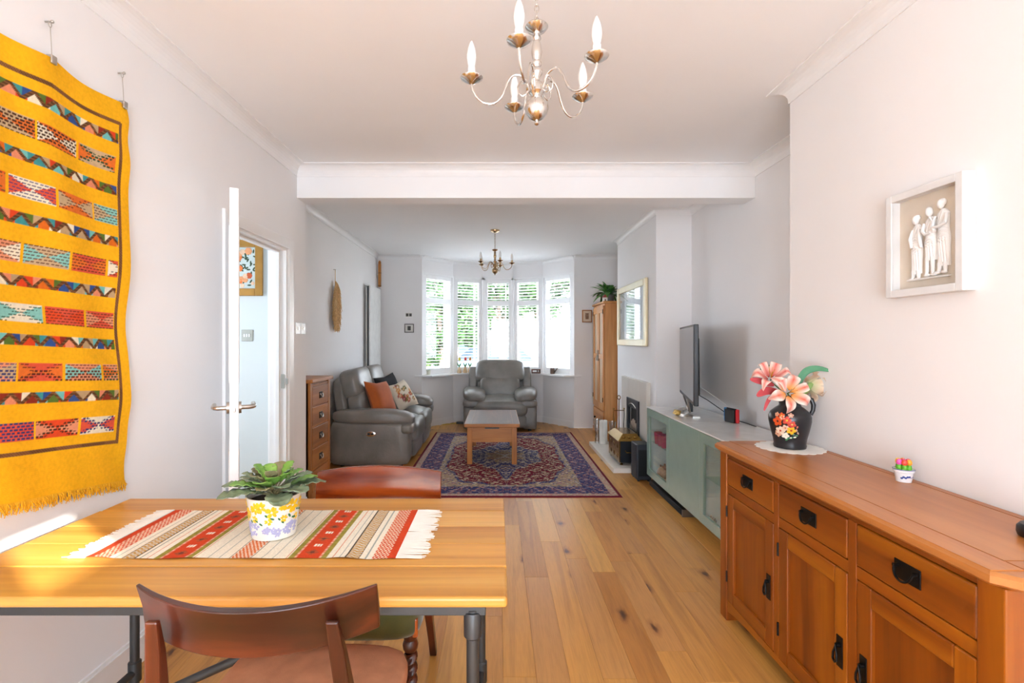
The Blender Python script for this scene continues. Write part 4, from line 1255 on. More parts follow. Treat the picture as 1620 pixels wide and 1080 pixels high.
# ---- jug of lilies on its doily
def jug_and_lilies():
    x, y, z = 1.352, 2.30, .8415
    d = MB((x, y, z)); vs = []; n = 120
    for i in range(n):
        a = 2 * PI * i / n; r = .136 + .010 * abs(math.sin(a * 10))
        vs.append((x + r * math.cos(a), y + r * math.sin(a), z + .0005))
    vs2 = [(p[0], p[1], z + .0024) for p in vs]
    d.add(vs + vs2, [tuple(range(n-1, -1, -1)), tuple(range(n, 2*n))] + [(i, (i+1) % n, n + (i+1) % n, n + i) for i in range(n)])
    tag(d.build('lace_doily', plain('white_lace', '#f4f2ec', .9, bump=.8, bscale=260)), 'round white scalloped lace doily under the black jug', 'doily')
    z += .0026; o = (x, y, z)
    j = thing('painted_jug', 'black glazed jug painted with a flower bunch on the sideboard', 'jug', o)
    blk = plain('black_glaze', '#232326', .28, var=.12)
    pr = [(.050, 0), (.066, .002), (.068, .012), (.066, .02), (.070, .045), (.080, .085), (.088, .125), (.088, .145), (.080, .165), (.060, .183), (.047, .192), (.044, .20), (.047, .215), (.052, .228), (.055, .234), (.051, .234), (.043, .215), (.040, .20), (.05, .17), (.01, .16)]
    MB(o).lathe(pr, o, 40).build('jug_body', blk, j, smooth=True)
    hp = [(x + .046, y - .012, z + .222), (x + .064, y - .02, z + .232), (x + .082, y - .03, z + .224), (x + .088, y - .035, z + .20), (x + .086, y - .034, z + .175), (x + .078, y - .030, z + .155)]
    MB(o).tube(hp, [.011, .011, .010, .010, .009, .009], 12).build('jug_handle', blk, j, smooth=True)
    def on(a, h):
        for (r0, z0), (r1, z1) in zip(pr[3:9], pr[4:10]):
            if z0 <= h <= z1:
                f = (h - z0) / (z1 - z0); r = r0 + (r1 - r0) * f; sl = (r1 - r0) / (z1 - z0); break
        return Vector((x + r * math.cos(a), y + r * math.sin(a), z + h)), Vector((math.cos(a), math.sin(a), -sl)).normalized()
    def petals(nm, hexc, a, h, n, r, ctr=None, wid=.42):
        p, nn = on(a, h); s = nn.cross(Vector((0, 0, 1))).normalized(); u = s.cross(nn); m = MB(o)
        for k in range(n):
            q = 2 * PI * k / n + h * 50; fr = s * math.cos(q) + u * math.sin(q); gg = nn.cross(fr); c = p + fr * r * .55 + nn * .0004
            m.ball((0, 0, 0), (r * .5, r * wid, .0013), 8, Matrix(((fr.x, gg.x, nn.x, c.x), (fr.y, gg.y, nn.y, c.y), (fr.z, gg.z, nn.z, c.z), (0, 0, 0, 1))))
        ob = m.build(nm, plain('enamel_' + hexc[1:], hexc, .35, var=.1), j, smooth=True); ob['kind'] = 'stuff'
        if ctr:
            Mx = Matrix(((s.x, u.x, nn.x, p.x + nn.x*.001), (s.y, u.y, nn.y, p.y + nn.y*.001), (s.z, u.z, nn.z, p.z), (0, 0, 0, 1)))
            MB(o).ball((0, 0, 0), (r * .25, r * .25, .002), 8, Mx).build('flower_centre', plain('enamel_' + ctr[1:], ctr, .35), j, smooth=True)
    A = -PI / 2 - .88      # faces the viewer, turned to the left
    for da, h, c, r, ct in ((-.22, .128, '#d2501e', .022, '#5a1c10'), (.22, .135, '#c8402a', .019, '#e0b030'), (.45, .118, '#d04a3a', .017, '#e8c060'), (-.05, .155, '#d85a2a', .014, '#e0b030'), (-.12, .085, '#e6cdb4', .021, '#c04a2a'), (.14, .10, '#e0b8a0', .015, '#c86a30'),
                            (.42, .090, '#e8b41c', .019, '#b8401c'), (.12, .065, '#ece4d4', .016, None), (-.3, .07, '#d9a888', .016, '#a04020'), (.0, .148, '#e0b090', .012, '#c05030'), (.40, .158, '#c89a84', .012, '#e0d0b0'), (-.3, .158, '#d9a080', .011, '#b05030')):
        petals('painted_flower', c, A + da, h, 5, r, ct)
    for da, h, c in ((.38, .055, '#2f7d54'), (.52, .058, '#e8e4d4'), (.62, .07, '#5a8a6a'), (.25, .05, '#3f8a5c'), (.68, .10, '#c86a50'), (.72, .085, '#b8a08a')):
        petals('painted_leaf', c, A + da, h, 2, .013, None, .3)
    # the artificial lilies
    b = thing('lily_bunch', 'artificial pink and cream lilies with green leaves in the black jug', 'flowers', (x, y, z + .19))
    oo = (x, y, z + .19)
    stem = plain('lily_stem', '#4f7a3c', .6)
    pm = vcol('lily_petal', .6, 0, .1, 90, .3)
    rnd = random.Random(2)
    def lily(c, face, size, cols, spin=0):
        c = Vector(c); f = Vector(face).normalized()
        q = f.to_track_quat('Z', 'Y').to_matrix().to_4x4(); Mx = Matrix.Translation(c) @ q
        root = Vector(oo) + Vector((rnd.uniform(-.01, .01), rnd.uniform(-.01, .01), -.02))
        MB(oo).tube([root, root * .5 + c * .5 + Vector((0, 0, .02)), c - f * size * .25, c], .0028, 8).build('flower_stem', stem, b, smooth=True)
        c0, c1, c2 = [np.array(lin(k)) for k in cols]
        for k in range(6):
            a = 2 * PI * k / 6 + spin; L = size * rnd.uniform(.9, 1.1); W = size * (.36 if k % 2 else .28)
            m = MB(oo); vs = []; cc = []; nu, nv = 8, 14
            for jv in range(nv + 1):
                v = jv / nv
                wv = W * (.10 * (1 - v) + 1.1 * (math.sin(PI * v ** .8)) ** .9)
                rad = L * (.10 + .90 * v) * (.72 + .28 * (1 - v)); hgt = L * (.55 * math.sin(v * 2.0) - 1.15 * max(0, v - .5) ** 1.4)
                for iu in range(nu + 1):
                    u = iu / nu * 2 - 1
                    wav = .035 * L * math.sin(v * 13 + k) * abs(u) ** 2
                    px = rad; py = u * wv / 2; pz = hgt + wav + .10 * W * (u * u) * (1 - v)
                    vs.append(tuple(Mx @ Vector((px * math.cos(a) - py * math.sin(a), px * math.sin(a) + py * math.cos(a), pz - size * .12))))
                    mid = max(0, 1 - abs(u) * 1.15) * (1 - abs(v - .5) * 1.0)
                    col = c0 * (1 - mid) + c1 * mid; g = max(0, 1 - v * 2.6); cc.append(col * (1 - g) + c2 * g)
            fs = [(jv*(nu+1)+iu, jv*(nu+1)+iu+1, (jv+1)*(nu+1)+iu+1, (jv+1)*(nu+1)+iu) for jv in range(nv) for iu in range(nu)]
            m.add(vs, fs); m.build('petal', pm, b, smooth=True, ang=180, cols=np.array(cc), solid=.0012)
        st = MB(oo)
        for k in range(5):
            a = 2 * PI * k / 5; st.tube([Mx @ Vector((0, 0, -.005)), Mx @ Vector((.006 * math.cos(a), .006 * math.sin(a), size * .3)), Mx @ Vector((.013 * math.cos(a), .013 * math.sin(a), size * .5))], .0011, 5)
        st.build('stamens', plain('stamen', '#c9932a', .6), b)['kind'] = 'stuff'
    pink = ('#f0ddd2', '#d85a3c', '#f0a83c'); pink2 = ('#eccfc2', '#d05448', '#c04a40'); cream = ('#dfc7b0', '#d2b294', '#b9c28a')
    lily((x - .045, y - .075, z + .262), (-.25, -1, .25), .128, pink, .35)
    lily((x - .098, y - .02, z + .325), (-.35, -.75, .75), .118, pink2, .1)
    lily((x + .105, y + .02, z + .285), (.75, .25, -.1), .115, cream, .5)
    gl = plain('silk_green_leaf', '#4f8a66', .55, var=.18); rd = plain('silk_red_leaf', '#b8444a', .6, var=.15); g3 = plain('silk_light_leaf', '#7d9a4e', .55, var=.15)
    def strap(pts, w, mat):
        P = [Vector(p) for p in pts]; m = MB(oo)
        def cr(t):
            n = len(P) - 1; i = min(int(t * n), n - 1); f = t * n - i
            p0, p1, p2, p3 = P[max(i-1, 0)], P[i], P[i+1], P[min(i+2, n)]
            return .5 * ((2*p1) + (p2-p0)*f + (2*p0-5*p1+4*p2-p3)*f*f + (3*p1-p0-3*p2+p3)*f**3)
        def fn(u, v):
            p = cr(v); tn = (cr(min(1, v + .02)) - cr(max(0, v - .02))).normalized(); s = tn.cross(Vector((0, -1, .25))).normalized()
            return tuple(p + s * (u - .5) * w * (math.sin(PI * (v * .9 + .06)) ** .7) + Vector((0, -.006, 0)) * abs(u - .5))
        m.grid(fn, 4, 18); m.build('leaf', mat, b, smooth=True, ang=180, solid=.0012)
    strap([(x + .012, y - .02, z + .22), (x + .022, y - .03, z + .30), (x + .05, y - .035, z + .352), (x + .10, y - .04, z + .368), (x + .16, y - .045, z + .356)], .032, gl)
    strap([(x - .04, y - .02, z + .30), (x - .062, y, z + .352), (x - .095, y + .005, z + .37), (x - .135, y + .005, z + .362)], .026, gl)
    strap([(x + .03, y, z + .22), (x + .05, y - .02, z + .262), (x + .085, y - .03, z + .30)], .035, g3)
    strap([(x - .09, y - .03, z + .29), (x - .15, y - .03, z + .308), (x - .20, y - .03, z + .318)], .030, rd)
    strap([(x - .05, y - .03, z + .25), (x - .13, y - .05, z + .268), (x - .185, y - .06, z + .245)], .036, rd)
    strap([(x - .06, y - .04, z + .245), (x - .125, y - .06, z + .235), (x - .158, y - .07, z + .18)], .018, rd)
jug_and_lilies()

def tulip_pot():
    x, y, z = 1.432, 1.752, .8415; o = (x, y, z)
    p = thing('delft_pot', 'tiny blue and white pot of bright toy tulips on the sideboard', 'ornament', o)
    MB(o).lathe([(.018, 0), (.0225, .001), (.0275, .034), (.031, .036), (.0315, .046), (.028, .046), (.026, .04), (.005, .038)], o, 28).build('pot_body', plain('delft_white', '#e9ecef', .25), p, smooth=True)
    bl = plain('delft_blue', '#27418c', .3, var=.2); rnd = random.Random(3)
    m = MB(o); m.tube([(x + .0318 * math.cos(a), y + .0318 * math.sin(a), z + .045) for a in [2 * PI * k / 28 for k in range(28)]], .0012, 5, closed=True); m.build('blue_rim', bl, p)
    for k in range(9):
        a = -PI / 2 - .9 + k * .22; h = .019 + rnd.uniform(-.006, .008) * (1 if k < 5 else .1); r = .0215 + .0063 * (h / .034)
        n = Vector((math.cos(a), math.sin(a), 0)); c = Vector((x, y, z + h)) + n * (r + .0005); s = Vector((-n.y, n.x, 0))
        w = .0042 if k < 5 else .0016
        MB(o).ball((0, 0, 0), (w, w * .9, .0007), 8, Matrix(((s.x, 0, n.x, c.x), (s.y, 0, n.y, c.y), (0, 1, 0, c.z), (0, 0, 0, 1)))).build('blue_motif', bl, p)
    cols = ['#e8407c', '#f08a1c', '#f2c21c', '#e05ab0', '#e8503c', '#f0a02c', '#d84a9c']
    gr = plain('toy_green', '#5fae2c', .5)
    for k in range(7):
        a = 2 * PI * k / 6; r = .016 if k < 6 else 0
        b = Vector((x + r * math.cos(a), y + r * math.sin(a), z + .04))
        m = MB(o); m.lathe([(.005, 0), (.0085, .008), (.007, .018), (.004, .022)], tuple(b), 10); m.build('tulip_leaves', gr, p, smooth=True)
        m = MB(o); m.lathe([(.003, .018), (.0085, .024), (.0088, .031), (.006, .038), (.002, .040)], tuple(b), 10); m.build('tulip_head', plain('toy_' + cols[k][1:], cols[k], .45), p, smooth=True)
tulip_pot()
x, y, z = 1.36, 1.245, .8415; o = (x, y, z)
g = thing('black_gadget', 'small round black gadget near the end of the sideboard', 'gadget', o)
MB(o).lathe([(.03, 0), (.040, .003), (.043, .012), (.042, .026), (.036, .034), (.004, .036)], o, 28).build('body', M_black, g, smooth=True)
MB(o).lathe([(.024, .0345), (.024, .0368), (.004, .0372)], o, 24).build('top_cap', plain('grey_rubber', '#54575c', .6), g, smooth=True)

# ============================================================ LIGHT FITTINGS
def chandelier(label, loc, R_, drop, metal, candle, spin=0, s=1.0):
    """loc: point on the ceiling; drop: ceiling to the arm dishes"""
    t = thing('chandelier', label, 'chandelier', loc, spin)
    zd = -drop
    MB().lathe([(.001, -.034), (.018, -.030), (.050, -.018), (.055, -.004), (.055, 0)], (0, 0, 0), 28).build('ceiling_rose', metal, t, smooth=True)
    zt = zd + .195 * s
    z = -.032; k = 0
    n = max(2, int(round((-.03 - (zt + .008)) / .021))); st = (-.03 - (zt + .008)) / n
    for k in range(n):
        zc = -.03 - st * (k + .5); pts = []
        for q in range(12):
            a = 2 * PI * q / 12; p = Vector((.0075 * math.cos(a), 0, st * .66 * math.sin(a)))
            if k % 2: p = Vector((0, p.x, p.z))
            pts.append(p + Vector((0, 0, zc)))
        MB().tube(pts, .0016, 6, closed=True).build('chain_link', metal, t, smooth=True)
    def L(pr): return [(r * s, zd + h * s) for r, h in pr]
    MB().lathe(L([(.004, .205), (.007, .20), (.034, .197), (.040, .190), (.032, .180), (.012, .170), (.009, .163)]), (0, 0, 0), 28).build('top_dish', metal, t, smooth=True)
    MB().lathe(L([(.009, .165), (.013, .158), (.016, .150), (.011, .142), (.016, .125), (.019, .105), (.015, .085), (.011, .075), (.017, .068), (.017, .060), (.011, .052), (.020, .040), (.020, .030), (.012, .020), (.012, .005), (.022, -.004), (.027, -.014), (.027, -.034), (.019, -.042), (.013, -.05)]), (0, 0, 0), 28).build('baluster', metal, t, smooth=True)
    MB().lathe(L([(.013, -.048), (.026, -.056), (.037, -.070), (.041, -.088), (.037, -.106), (.026, -.121), (.013, -.129), (.006, -.132), (.009, -.137), (.009, -.142), (.003, -.147)]), (0, 0, 0), 32).build('ball', metal, t, smooth=True)
    prof = [(.024, -.024), (.035, -.040), (.048, -.046), (.060, -.036), (.064, -.016), (.056, .002), (.046, .010), (.040, .004), (.046, -.004)]
    sc_in = [(.024, -.024), (.030, -.008), (.040, .014), (.060, .026), (.082, .022), (.098, .000), (.108, -.026), (.122, -.054), (.146, -.072), (.176, -.070), (.200, -.052), (.214, -.028), (.2185, -.008), (.2185, .002)]
    for k in range(5):
        a = PI + 2 * PI * k / 5; ca, sa = math.cos(a), math.sin(a)
        def P(r, h): return (r * R_ / .2185 * ca, r * R_ / .2185 * sa, zd + h * s)
        # smooth the arm path
        pts = [Vector(P(r, h)) for r, h in sc_in]; fine = []
        for i in range(len(pts) - 1):
            p0, p1, p2, p3 = pts[max(i-1, 0)], pts[i], pts[i+1], pts[min(i+2, len(pts)-1)]
            for f in (0, .25, .5, .75): fine.append(.5 * ((2*p1) + (p2-p0)*f + (2*p0-5*p1+4*p2-p3)*f*f + (3*p1-p0-3*p2+p3)*f**3))
        fine.append(pts[-1])
        arm = MB().tube(fine, .0042 * s, 8).build('arm', metal, t, smooth=True)
        MB().tube([Vector(P(r, h)) for r, h in prof], .0030 * s, 8).build('scroll', metal, arm, smooth=True)
        c = P(.2185, 0)
        MB().lathe([(.004, -.006), (.012*s, -.002), (.028*s, .007*s), (.0375*s, .014*s), (.039*s, .017*s), (.036*s, .016*s), (.012*s, .006*s), (.003, .006*s)], c, 28).build('drip_dish', metal, arm, smooth=True)
        MB().lathe([(.013*s, .006*s), (.0135*s, .05*s), (.011*s, .052*s)], c, 18).build('candle_tube', candle, arm, smooth=True)
        b = MB().lathe([(.010*s, .050*s), (.0135*s, .062*s), (.0165*s, .080*s), (.0165*s, .094*s), (.013*s, .114*s), (.007*s, .132*s), (.0015, .143*s)], c, 18)
        b.build('bulb', plain('frosted_bulb', '#f4f2ee', .25, spec=.5), arm, smooth=True)
    return t
chandelier('polished nickel five-arm chandelier above the dining end', (.132, 1.70, CEIL), .2225, CEIL - 2.222, M_nickel, plain('white_candle_tube', '#eceae6', .4))
chandelier('smaller warm-tinted five-arm chandelier in the sitting room by the bay', (-.037, 5.84, CEIL), .20, CEIL - 2.235, M_warmnickel, plain('warm_candle_tube', '#c9ac80', .35, .6), .62, .88)  # metal and candle tubes carry warm reflections in their colour

# ============================================================ MEDIA END
def television():
    a = Vector((1.475, 3.72)); b = Vector((1.742, 4.735))
    mid = (a + b) / 2; d = (b - a); L = d.length; ang = math.atan2(d.y, d.x)
    t = thing('television', 'flat-screen television on a silver foot on the media bench', 'television', (mid.x, mid.y, .7255), ang)
    # local x along the screen (near end -x), +y is the screen side
    z0, z1 = .118, .735
    MB().box(-L/2, L/2, -.028, .008, z0, z1).build('case', M_black, t, bevel=.006)
    scr = NT('tv_screen'); scr.b.inputs['Base Color'].default_value = (.035, .037, .042, 1)
    MB().box(-L/2 + .018, L/2 - .018, .0075, .0095, z0 + .03, z1 - .018).build('screen', scr.fin(.10, spec=.9), t)
    MB().prism([(-.34, z0 + .06), (.34, z0 + .06), (.30, z1 - .10), (-.30, z1 - .10)], -.062, -.026, 'y').build('rear_cover', M_black, t, bevel=.012)
    MB().box(-.04, .04, -.045, -.015, .01, z0 + .05).build('neck', M_black, t, bevel=.004)
    m = MB(); n = 18; vs = []; fs = []
    for i in range(n + 1):
        u = i / n * 2 - 1; x = u * .30; y = .02 + .10 * (1 - u * u) - .06; h = .010
        vs += [(x, y - .028, 0), (x, y + .028, 0), (x, y + .028, h), (x, y - .028, h)]
    for i in range(n):
        for k in range(4):
            l = (k + 1) % 4; fs.append((i*4+k, i*4+l, (i+1)*4+l, (i+1)*4+k))
    fs += [(3, 2, 1, 0), (n*4, n*4+1, n*4+2, n*4+3)]
    m.add(vs, fs); m.build('foot', M_steel, t)
    for s in (-1, 1): MB().bar((s * .05, -.02, .008), (s * .17, .01, z0 + .01), .012, .012).build('strut', M_steel, t)
television()
o = (1.75, 3.72, .7255)
c = thing('games_console', 'black docked handheld games console with red and blue ends', 'games console', o, R(-78))
MB().box(-.052, .052, -.022, .022, 0, .098).build('dock', M_black, c, bevel=.004)
MB().box(-.050, .050, -.006, .006, .06, .106).build('tablet', plain('dark_screen', '#22252b', .2), c, bevel=.002)
MB().box(.053, .078, -.010, .010, .002, .104).build('red_grip', plain('red_plastic', '#d8242c', .35), c, bevel=.006)
MB().box(-.078, -.053, -.010, .010, .002, .104).build('blue_grip', plain('blue_plastic', '#1c7fc0', .35), c, bevel=.006)
tag(MB((1.62, 4.1, .73)).tube([(1.60, 4.18, .93), (1.68, 3.98, .86), (1.75, 3.86, .79), (1.80, 3.80, .735), (1.822, 3.62, .731), (1.82, 3.50, .731)], .0035, 8).build('power_cable', M_black, smooth=True), 'black cable trailing from the television to the console', 'cable')
tag(MB((1.66, 4.1, .73)).tube([(1.62, 4.22, 1.00), (1.70, 4.02, .92), (1.78, 3.90, .84), (1.83, 3.84, .76), (1.84, 3.78, .7315)], .0025, 8).build('aerial_cable', plain('white_cable', '#d8d8d4', .5), smooth=True), 'thin white cable hanging behind the television', 'cable')
o = (1.47, 4.07, .7255)
c = thing('gold_ornament', 'small golden shell ornament beside the television foot', 'ornament', o)
m = MB(o); gold = plain('gold_paint', '#c9a55a', .35, .6, var=.2, bump=.4, bscale=60)
m.rbox((o[0], o[1], o[2] + .022), (.05, .07, .044), 2.4, 8); m.build('shell', gold, c, smooth=True, ang=180)
for k in range(5):
    MB(o).tube([(o[0] - .025, o[1] - .028 + .014 * k, o[2] + .01), (o[0] - .012, o[1] - .028 + .014 * k, o[2] + .040), (o[0] + .02, o[1] - .028 + .014 * k, o[2] + .036)], .004, 6).build('rib', gold, c, smooth=True)

# things in the glazed bench cupboards
pk = glass('pink_glass', (.75, .2, .35), .1)
TUM = ['deep pink glass tumbler in the bench, by the glass pane', 'deep pink glass tumbler in the bench, between two others', 'deep pink glass tumbler in the bench, nearest the cupboard hinge', 'dark plum glass tumbler at the back of the bench shelf']
for k, (x, y) in enumerate(((1.445, 4.30), (1.445, 4.39), (1.445, 4.48), (1.53, 4.42))):
    MBo = MB((x, y, .4062)); MBo.lathe([(.026, 0), (.029, .002), (.037, .105), (.034, .105), (.027, .012), (.003, .010)], (x, y, .4062), 20)
    tag(MBo.build('tumbler', plain('pink_tumbler', '#a23250', .15) if k < 3 else plain('plum_tumbler', '#54202e', .15), smooth=True), TUM[k], 'glass', 'tumblers in the media bench')
x, y, z = 1.478, 4.40, .1115; o = (x, y, z)
tp = thing('teapot', 'brown patterned teapot on the floor of the glazed bench', 'teapot', o); cm = plain('brown_ceramic', '#9a6a50', .3, var=.35, nscale=60)
MB(o).lathe([(.03, 0), (.045, .004), (.068, .05), (.066, .075), (.05, .095), (.03, .10)], o, 24).build('pot_body', cm, tp, smooth=True)
MB(o).lathe([(.032, .10), (.026, .112), (.008, .118), (.010, .13), (.002, .135)], o, 18).build('lid', cm, tp, smooth=True)
MB(o).tube([(x, y + .06, z + .045), (x, y + .095, z + .06), (x, y + .115, z + .095)], [.013, .010, .007], 10).build('spout', cm, tp, smooth=True)
MB(o).tube([(x, y - .055, z + .08), (x, y - .10, z + .085), (x, y - .105, z + .05), (x, y - .064, z + .03)], .006, 8).build('handle', cm, tp, smooth=True)
for k, (x, y, lab) in enumerate(((1.45, 4.24, 'small brown patterned cup beside the teapot in the bench'), (1.60, 4.45, 'pinkish brown cup behind the teapot in the bench'))):
    o = (x, y, .1115); cpx = thing('cup', lab, 'cup', o)
    MB(o).lathe([(.018, 0), (.022, .003), (.036, .05), (.034, .05), (.02, .008), (.002, .007)], o, 20).build('cup_body', cm, cpx, smooth=True)
    MB(o).tube([(x, y - .034, .15), (x, y - .055, .148), (x, y - .05, .128), (x, y - .028, .128)], .0035, 8).build('handle', cm, cpx, smooth=True)
x, y, z = 1.432, 3.30, .1115; o = (x, y, z)
kk = thing('metal_ornament', 'low pewter ornament with pierced rings in the glazed bench cupboard by the sideboard', 'ornament', o); pw = plain('pewter', '#8a8070', .4, .7)
for q in range(3):
    for h in range(2):
        MB(o).tube([(x, y + .03 * q - .03 + .012 * math.cos(a), z + .015 + h * .026 + .012 * math.sin(a)) for a in [2 * PI * w / 12 for w in range(12)]], .004, 6, closed=True).build('ring', pw, kk, smooth=True)
MB(o).box(x - .008, x + .008, y - .12, y - .03, z, z + .018).build('stem', pw, kk, bevel=.003)
# soundbar and subwoofer
o = (1.45, 4.17, 0)
s = thing('soundbar', 'long low black soundbar on the floor under the bench', 'soundbar', o)
MB(o).box(1.395, 1.50, 3.76, 4.58, .004, .056).build('body', M_black, s, bevel=.006)
MB(o).box(1.392, 1.50, 3.752, 3.7605, .002, .058).build('end_cap', plain('grey_metal', '#8c8880', .35, .8), s, bevel=.002)
MB(o).box(1.3935, 1.396, 3.77, 4.57, .010, .050).build('grille', plain('black_cloth_grille', '#0f1013', .9, bump=.5, bscale=600), s)
for y in (3.85, 4.5): MB(o).box(1.42, 1.48, y - .02, y + .02, 0, .005).build('rubber_foot', M_black, s)
o = (1.385, 4.80, 0)
s = thing('subwoofer', 'dark blue-black subwoofer box at the end of the bench', 'speaker', o)
MB(o).box(1.312, 1.455, 4.70, 4.90, .012, .35).build('cabinet', plain('navy_vinyl', '#1b2029', .5, bump=.2, bscale=200), s, bevel=.012, seg=4)
MB(o).box(1.330, 1.437, 4.6965, 4.702, .05, .30).build('grille', plain('black_cloth_grille', '#0f1013', .9), s, bevel=.002)
for x in (1.335, 1.43):
    for y in (4.72, 4.88): MB(o).cyl((x, y, 0), (x, y, .014), .012, n=10).build('rubber_foot', M_black, s)

# ============================================================ FIREPLACE
stone = plain('white_stone', '#dedad2', .3, var=.03)
m = MB(); m.box(1.16, XB, 5.0, 6.33, 0, .05)
tag(m.build('hearth', stone, bevel=.004), 'white stone hearth slab in front of the fireplace', 'hearth', kind='structure')
o = (XB - .02, 5.6, .05)
f = thing('fireplace', 'white slab fireplace surround with a small black cast-iron grate', 'fireplace', o)
sm = plain('pale_marble', '#d9d3c9', .25, var=.04, nscale=4)
m = MB(o); m.box(XB - .045, XB - .001, 5.08, 5.33, .05, .905); m.box(XB - .045, XB - .001, 5.81, 6.10, .05, .905); m.box(XB - .045, XB - .001, 5.33, 5.81, .665, .905)
m.build('surround', sm, f, bevel=.003)
cast = plain('cast_iron', '#2a2b30', .45, .5, bump=.2)
m = MB(o); m.box(XB - .060, XB - .03, 5.33, 5.39, .05, .68); m.box(XB - .060, XB - .03, 5.75, 5.81, .05, .68); m.box(XB - .060, XB - .03, 5.39, 5.75, .58, .68); m.box(XB - .060, XB - .03, 5.39, 5.75, .05, .12)
m.build('grate_frame', cast, f, bevel=.003)
MB(o).box(XB - .02, XB - .004, 5.39, 5.75, .12, .58).build('fireback', plain('soot', '#121214', .8), f)
for k in range(7): MB(o).cyl((XB - .042, 5.43 + .047 * k, .12), (XB - .042, 5.43 + .047 * k, .36 + .10 * math.sin(PI * (k + .5) / 7)), .006, n=8).build('grate_bar', M_steel, f, smooth=True)
for k in range(3): MB(o).box(XB - .052, XB - .038, 5.39, 5.75, .15 + .085 * k, .162 + .085 * k).build('grate_bar', cast, f)
MB(o).tube([(XB - .062, 5.42 + .30 * q / 10, .60 + .03 * math.sin(PI * q / 10)) for q in range(11)], .005, 6).build('arch_moulding', M_steel, f, smooth=True)

# coal box
o = (1.385, 5.36, .05)
b = thing('coal_box', 'black coal box with embossed brass lid and front on the hearth', 'coal box', o)
x0, x1, y0, y1 = 1.25, 1.475, 5.12, 5.60
MB(o).box(x0 + .012, x1, y0, y1, .075, .30).build('box_body', plain('black_japanned', '#1d2026', .35, .3), b, bevel=.004)
MB(o).prism([(y0 + .0, .075), (y1, .075), (y1, .30), (y0, .30)], x0, x0 + .012, 'x').build('brass_front', M_brass, b, bevel=.002)
m = MB(o); e = .018
vs = [(x0 - e, y0 - e, .298), (x1 + e, y0 - e, .298), (x1 + e, y1 + e, .298), (x0 - e, y1 + e, .298), (x0 + .05, y0 + .06, .365), (x1 - .03, y0 + .06, .365), (x1 - .03, y1 - .06, .365), (x0 + .05, y1 - .06, .365)]
m.add(vs, [(3,2,1,0),(4,5,6,7),(0,1,5,4),(1,2,6,5),(2,3,7,6),(3,0,4,7)]); lid = m.build('lid', M_brass, b, bevel=.004)
for q in range(3):
    MB(o).ball(((x0 + x1) / 2 - .06 + .06 * q, y0 + .022, .335), (.02, .012, .012), 10).build('embossed_boss', M_brass, lid, smooth=True)
for yy in (y0 + .10, y0 + .24, y0 + .38):
    for zz in (.13, .23): MB(o).ball((x0 - .001, yy, zz), (.006, .032, .026), 10).build('embossed_boss', M_brass, b, smooth=True)
MB(o).tube([(x0 + .06, y0 - .001, .20), (x0 + .07, y0 - .022, .185), (x0 + .14, y0 - .022, .185), (x0 + .15, y0 - .001, .20)], .005, 8).build('carry_handle', M_brass, b, smooth=True)
for xx in (x0 + .03, x1 - .03):
    for yy in (y0 + .03, y1 - .03): MB(o).lathe([(.016, 0), (.018, .008), (.009, .014), (.014, .024), (.014, .027)], (xx, yy, .05), 12).build('foot', M_brass, b, smooth=True)

# companion set
o = (1.412, 5.80, .05); x, y, z = o
cset = thing('fireside_companion_set', 'brass fireside companion stand with hanging tools on the hearth', 'fire tools', o)
MB(o).lathe([(.06, 0), (.062, .008), (.045, .016), (.012, .024), (.007, .034)], o, 24).build('base', M_brass, cset, smooth=True)
MB(o).cyl((x, y, z + .03), (x, y, z + .60), .006, n=10).build('rod', M_brass, cset, smooth=True)
MB(o).tube([(x + .018 * math.cos(a), y, z + .622 + .022 * math.sin(a)) for a in [2 * PI * q / 14 for q in range(14)]], .005, 8, closed=True).build('ring_top', M_brass, cset, smooth=True)
MB(o).cyl((x - .065, y, z + .47), (x + .065, y, z + .47), .005, n=8).build('cross_bar', M_brass, cset, smooth=True)
for sx in (-1, 1):
    tool = MB(o).tube([(x + sx * .06, y, z + .485), (x + sx * .062, y, z + .40), (x + sx * .055, y, z + .30), (x + sx * .06, y, z + .14)], .0045, 8).build('tool_shaft', M_brass if sx < 0 else M_ironb, cset, smooth=True)
    MB(o).ball((x + sx * .06, y, z + .49), .010, 10).build('tool_knob', M_brass, tool, smooth=True)
    if sx < 0: MB(o).box(x - .085, x - .035, y - .008, y + .008, z + .05, z + .14).build('shovel_blade', M_brass, tool, bevel=.003)
    else: MB(o).lathe([(.012, .10), (.022, .06), (.026, .05), (.004, .05)], (x + .06, y, z), 12).build('brush_head', M_ironb, tool)
# pillar candle, glass vase
o = (1.315, 6.20, .05)
cd = thing('pillar_candle', 'tall thick white pillar candle on the hearth', 'candle', o)
MB(o).lathe([(.047, 0), (.05, .004), (.05, .283), (.046, .29), (.02, .286), (.002, .285)], o, 28).build('wax', plain('white_wax', '#ece9e2', .5), cd, smooth=True)
MB(o).cyl((o[0], o[1], .333), (o[0], o[1], .352), .002, n=6).build('wick', M_black, cd)
for (x, y, h, lab) in ((1.245, 6.24, .30, 'clear fluted glass vase behind the white candle, towards the bay'), (1.395, 6.06, .30, 'clear flared glass vase between the candle and the fire tools')):
    o = (x, y, .05)
    m = MB(o); m.lathe([(.03, 0), (.034, .004), (.030, .03), (.028, .12), (.034, .22), (.048, h), (.045, h), (.030, .21), (.024, .12), (.026, .03), (.002, .02)], o, 24)
    tag(m.build('glass_vase', glass('vase_glass', (.94, .96, .95), .16), smooth=True), lab, 'vase')

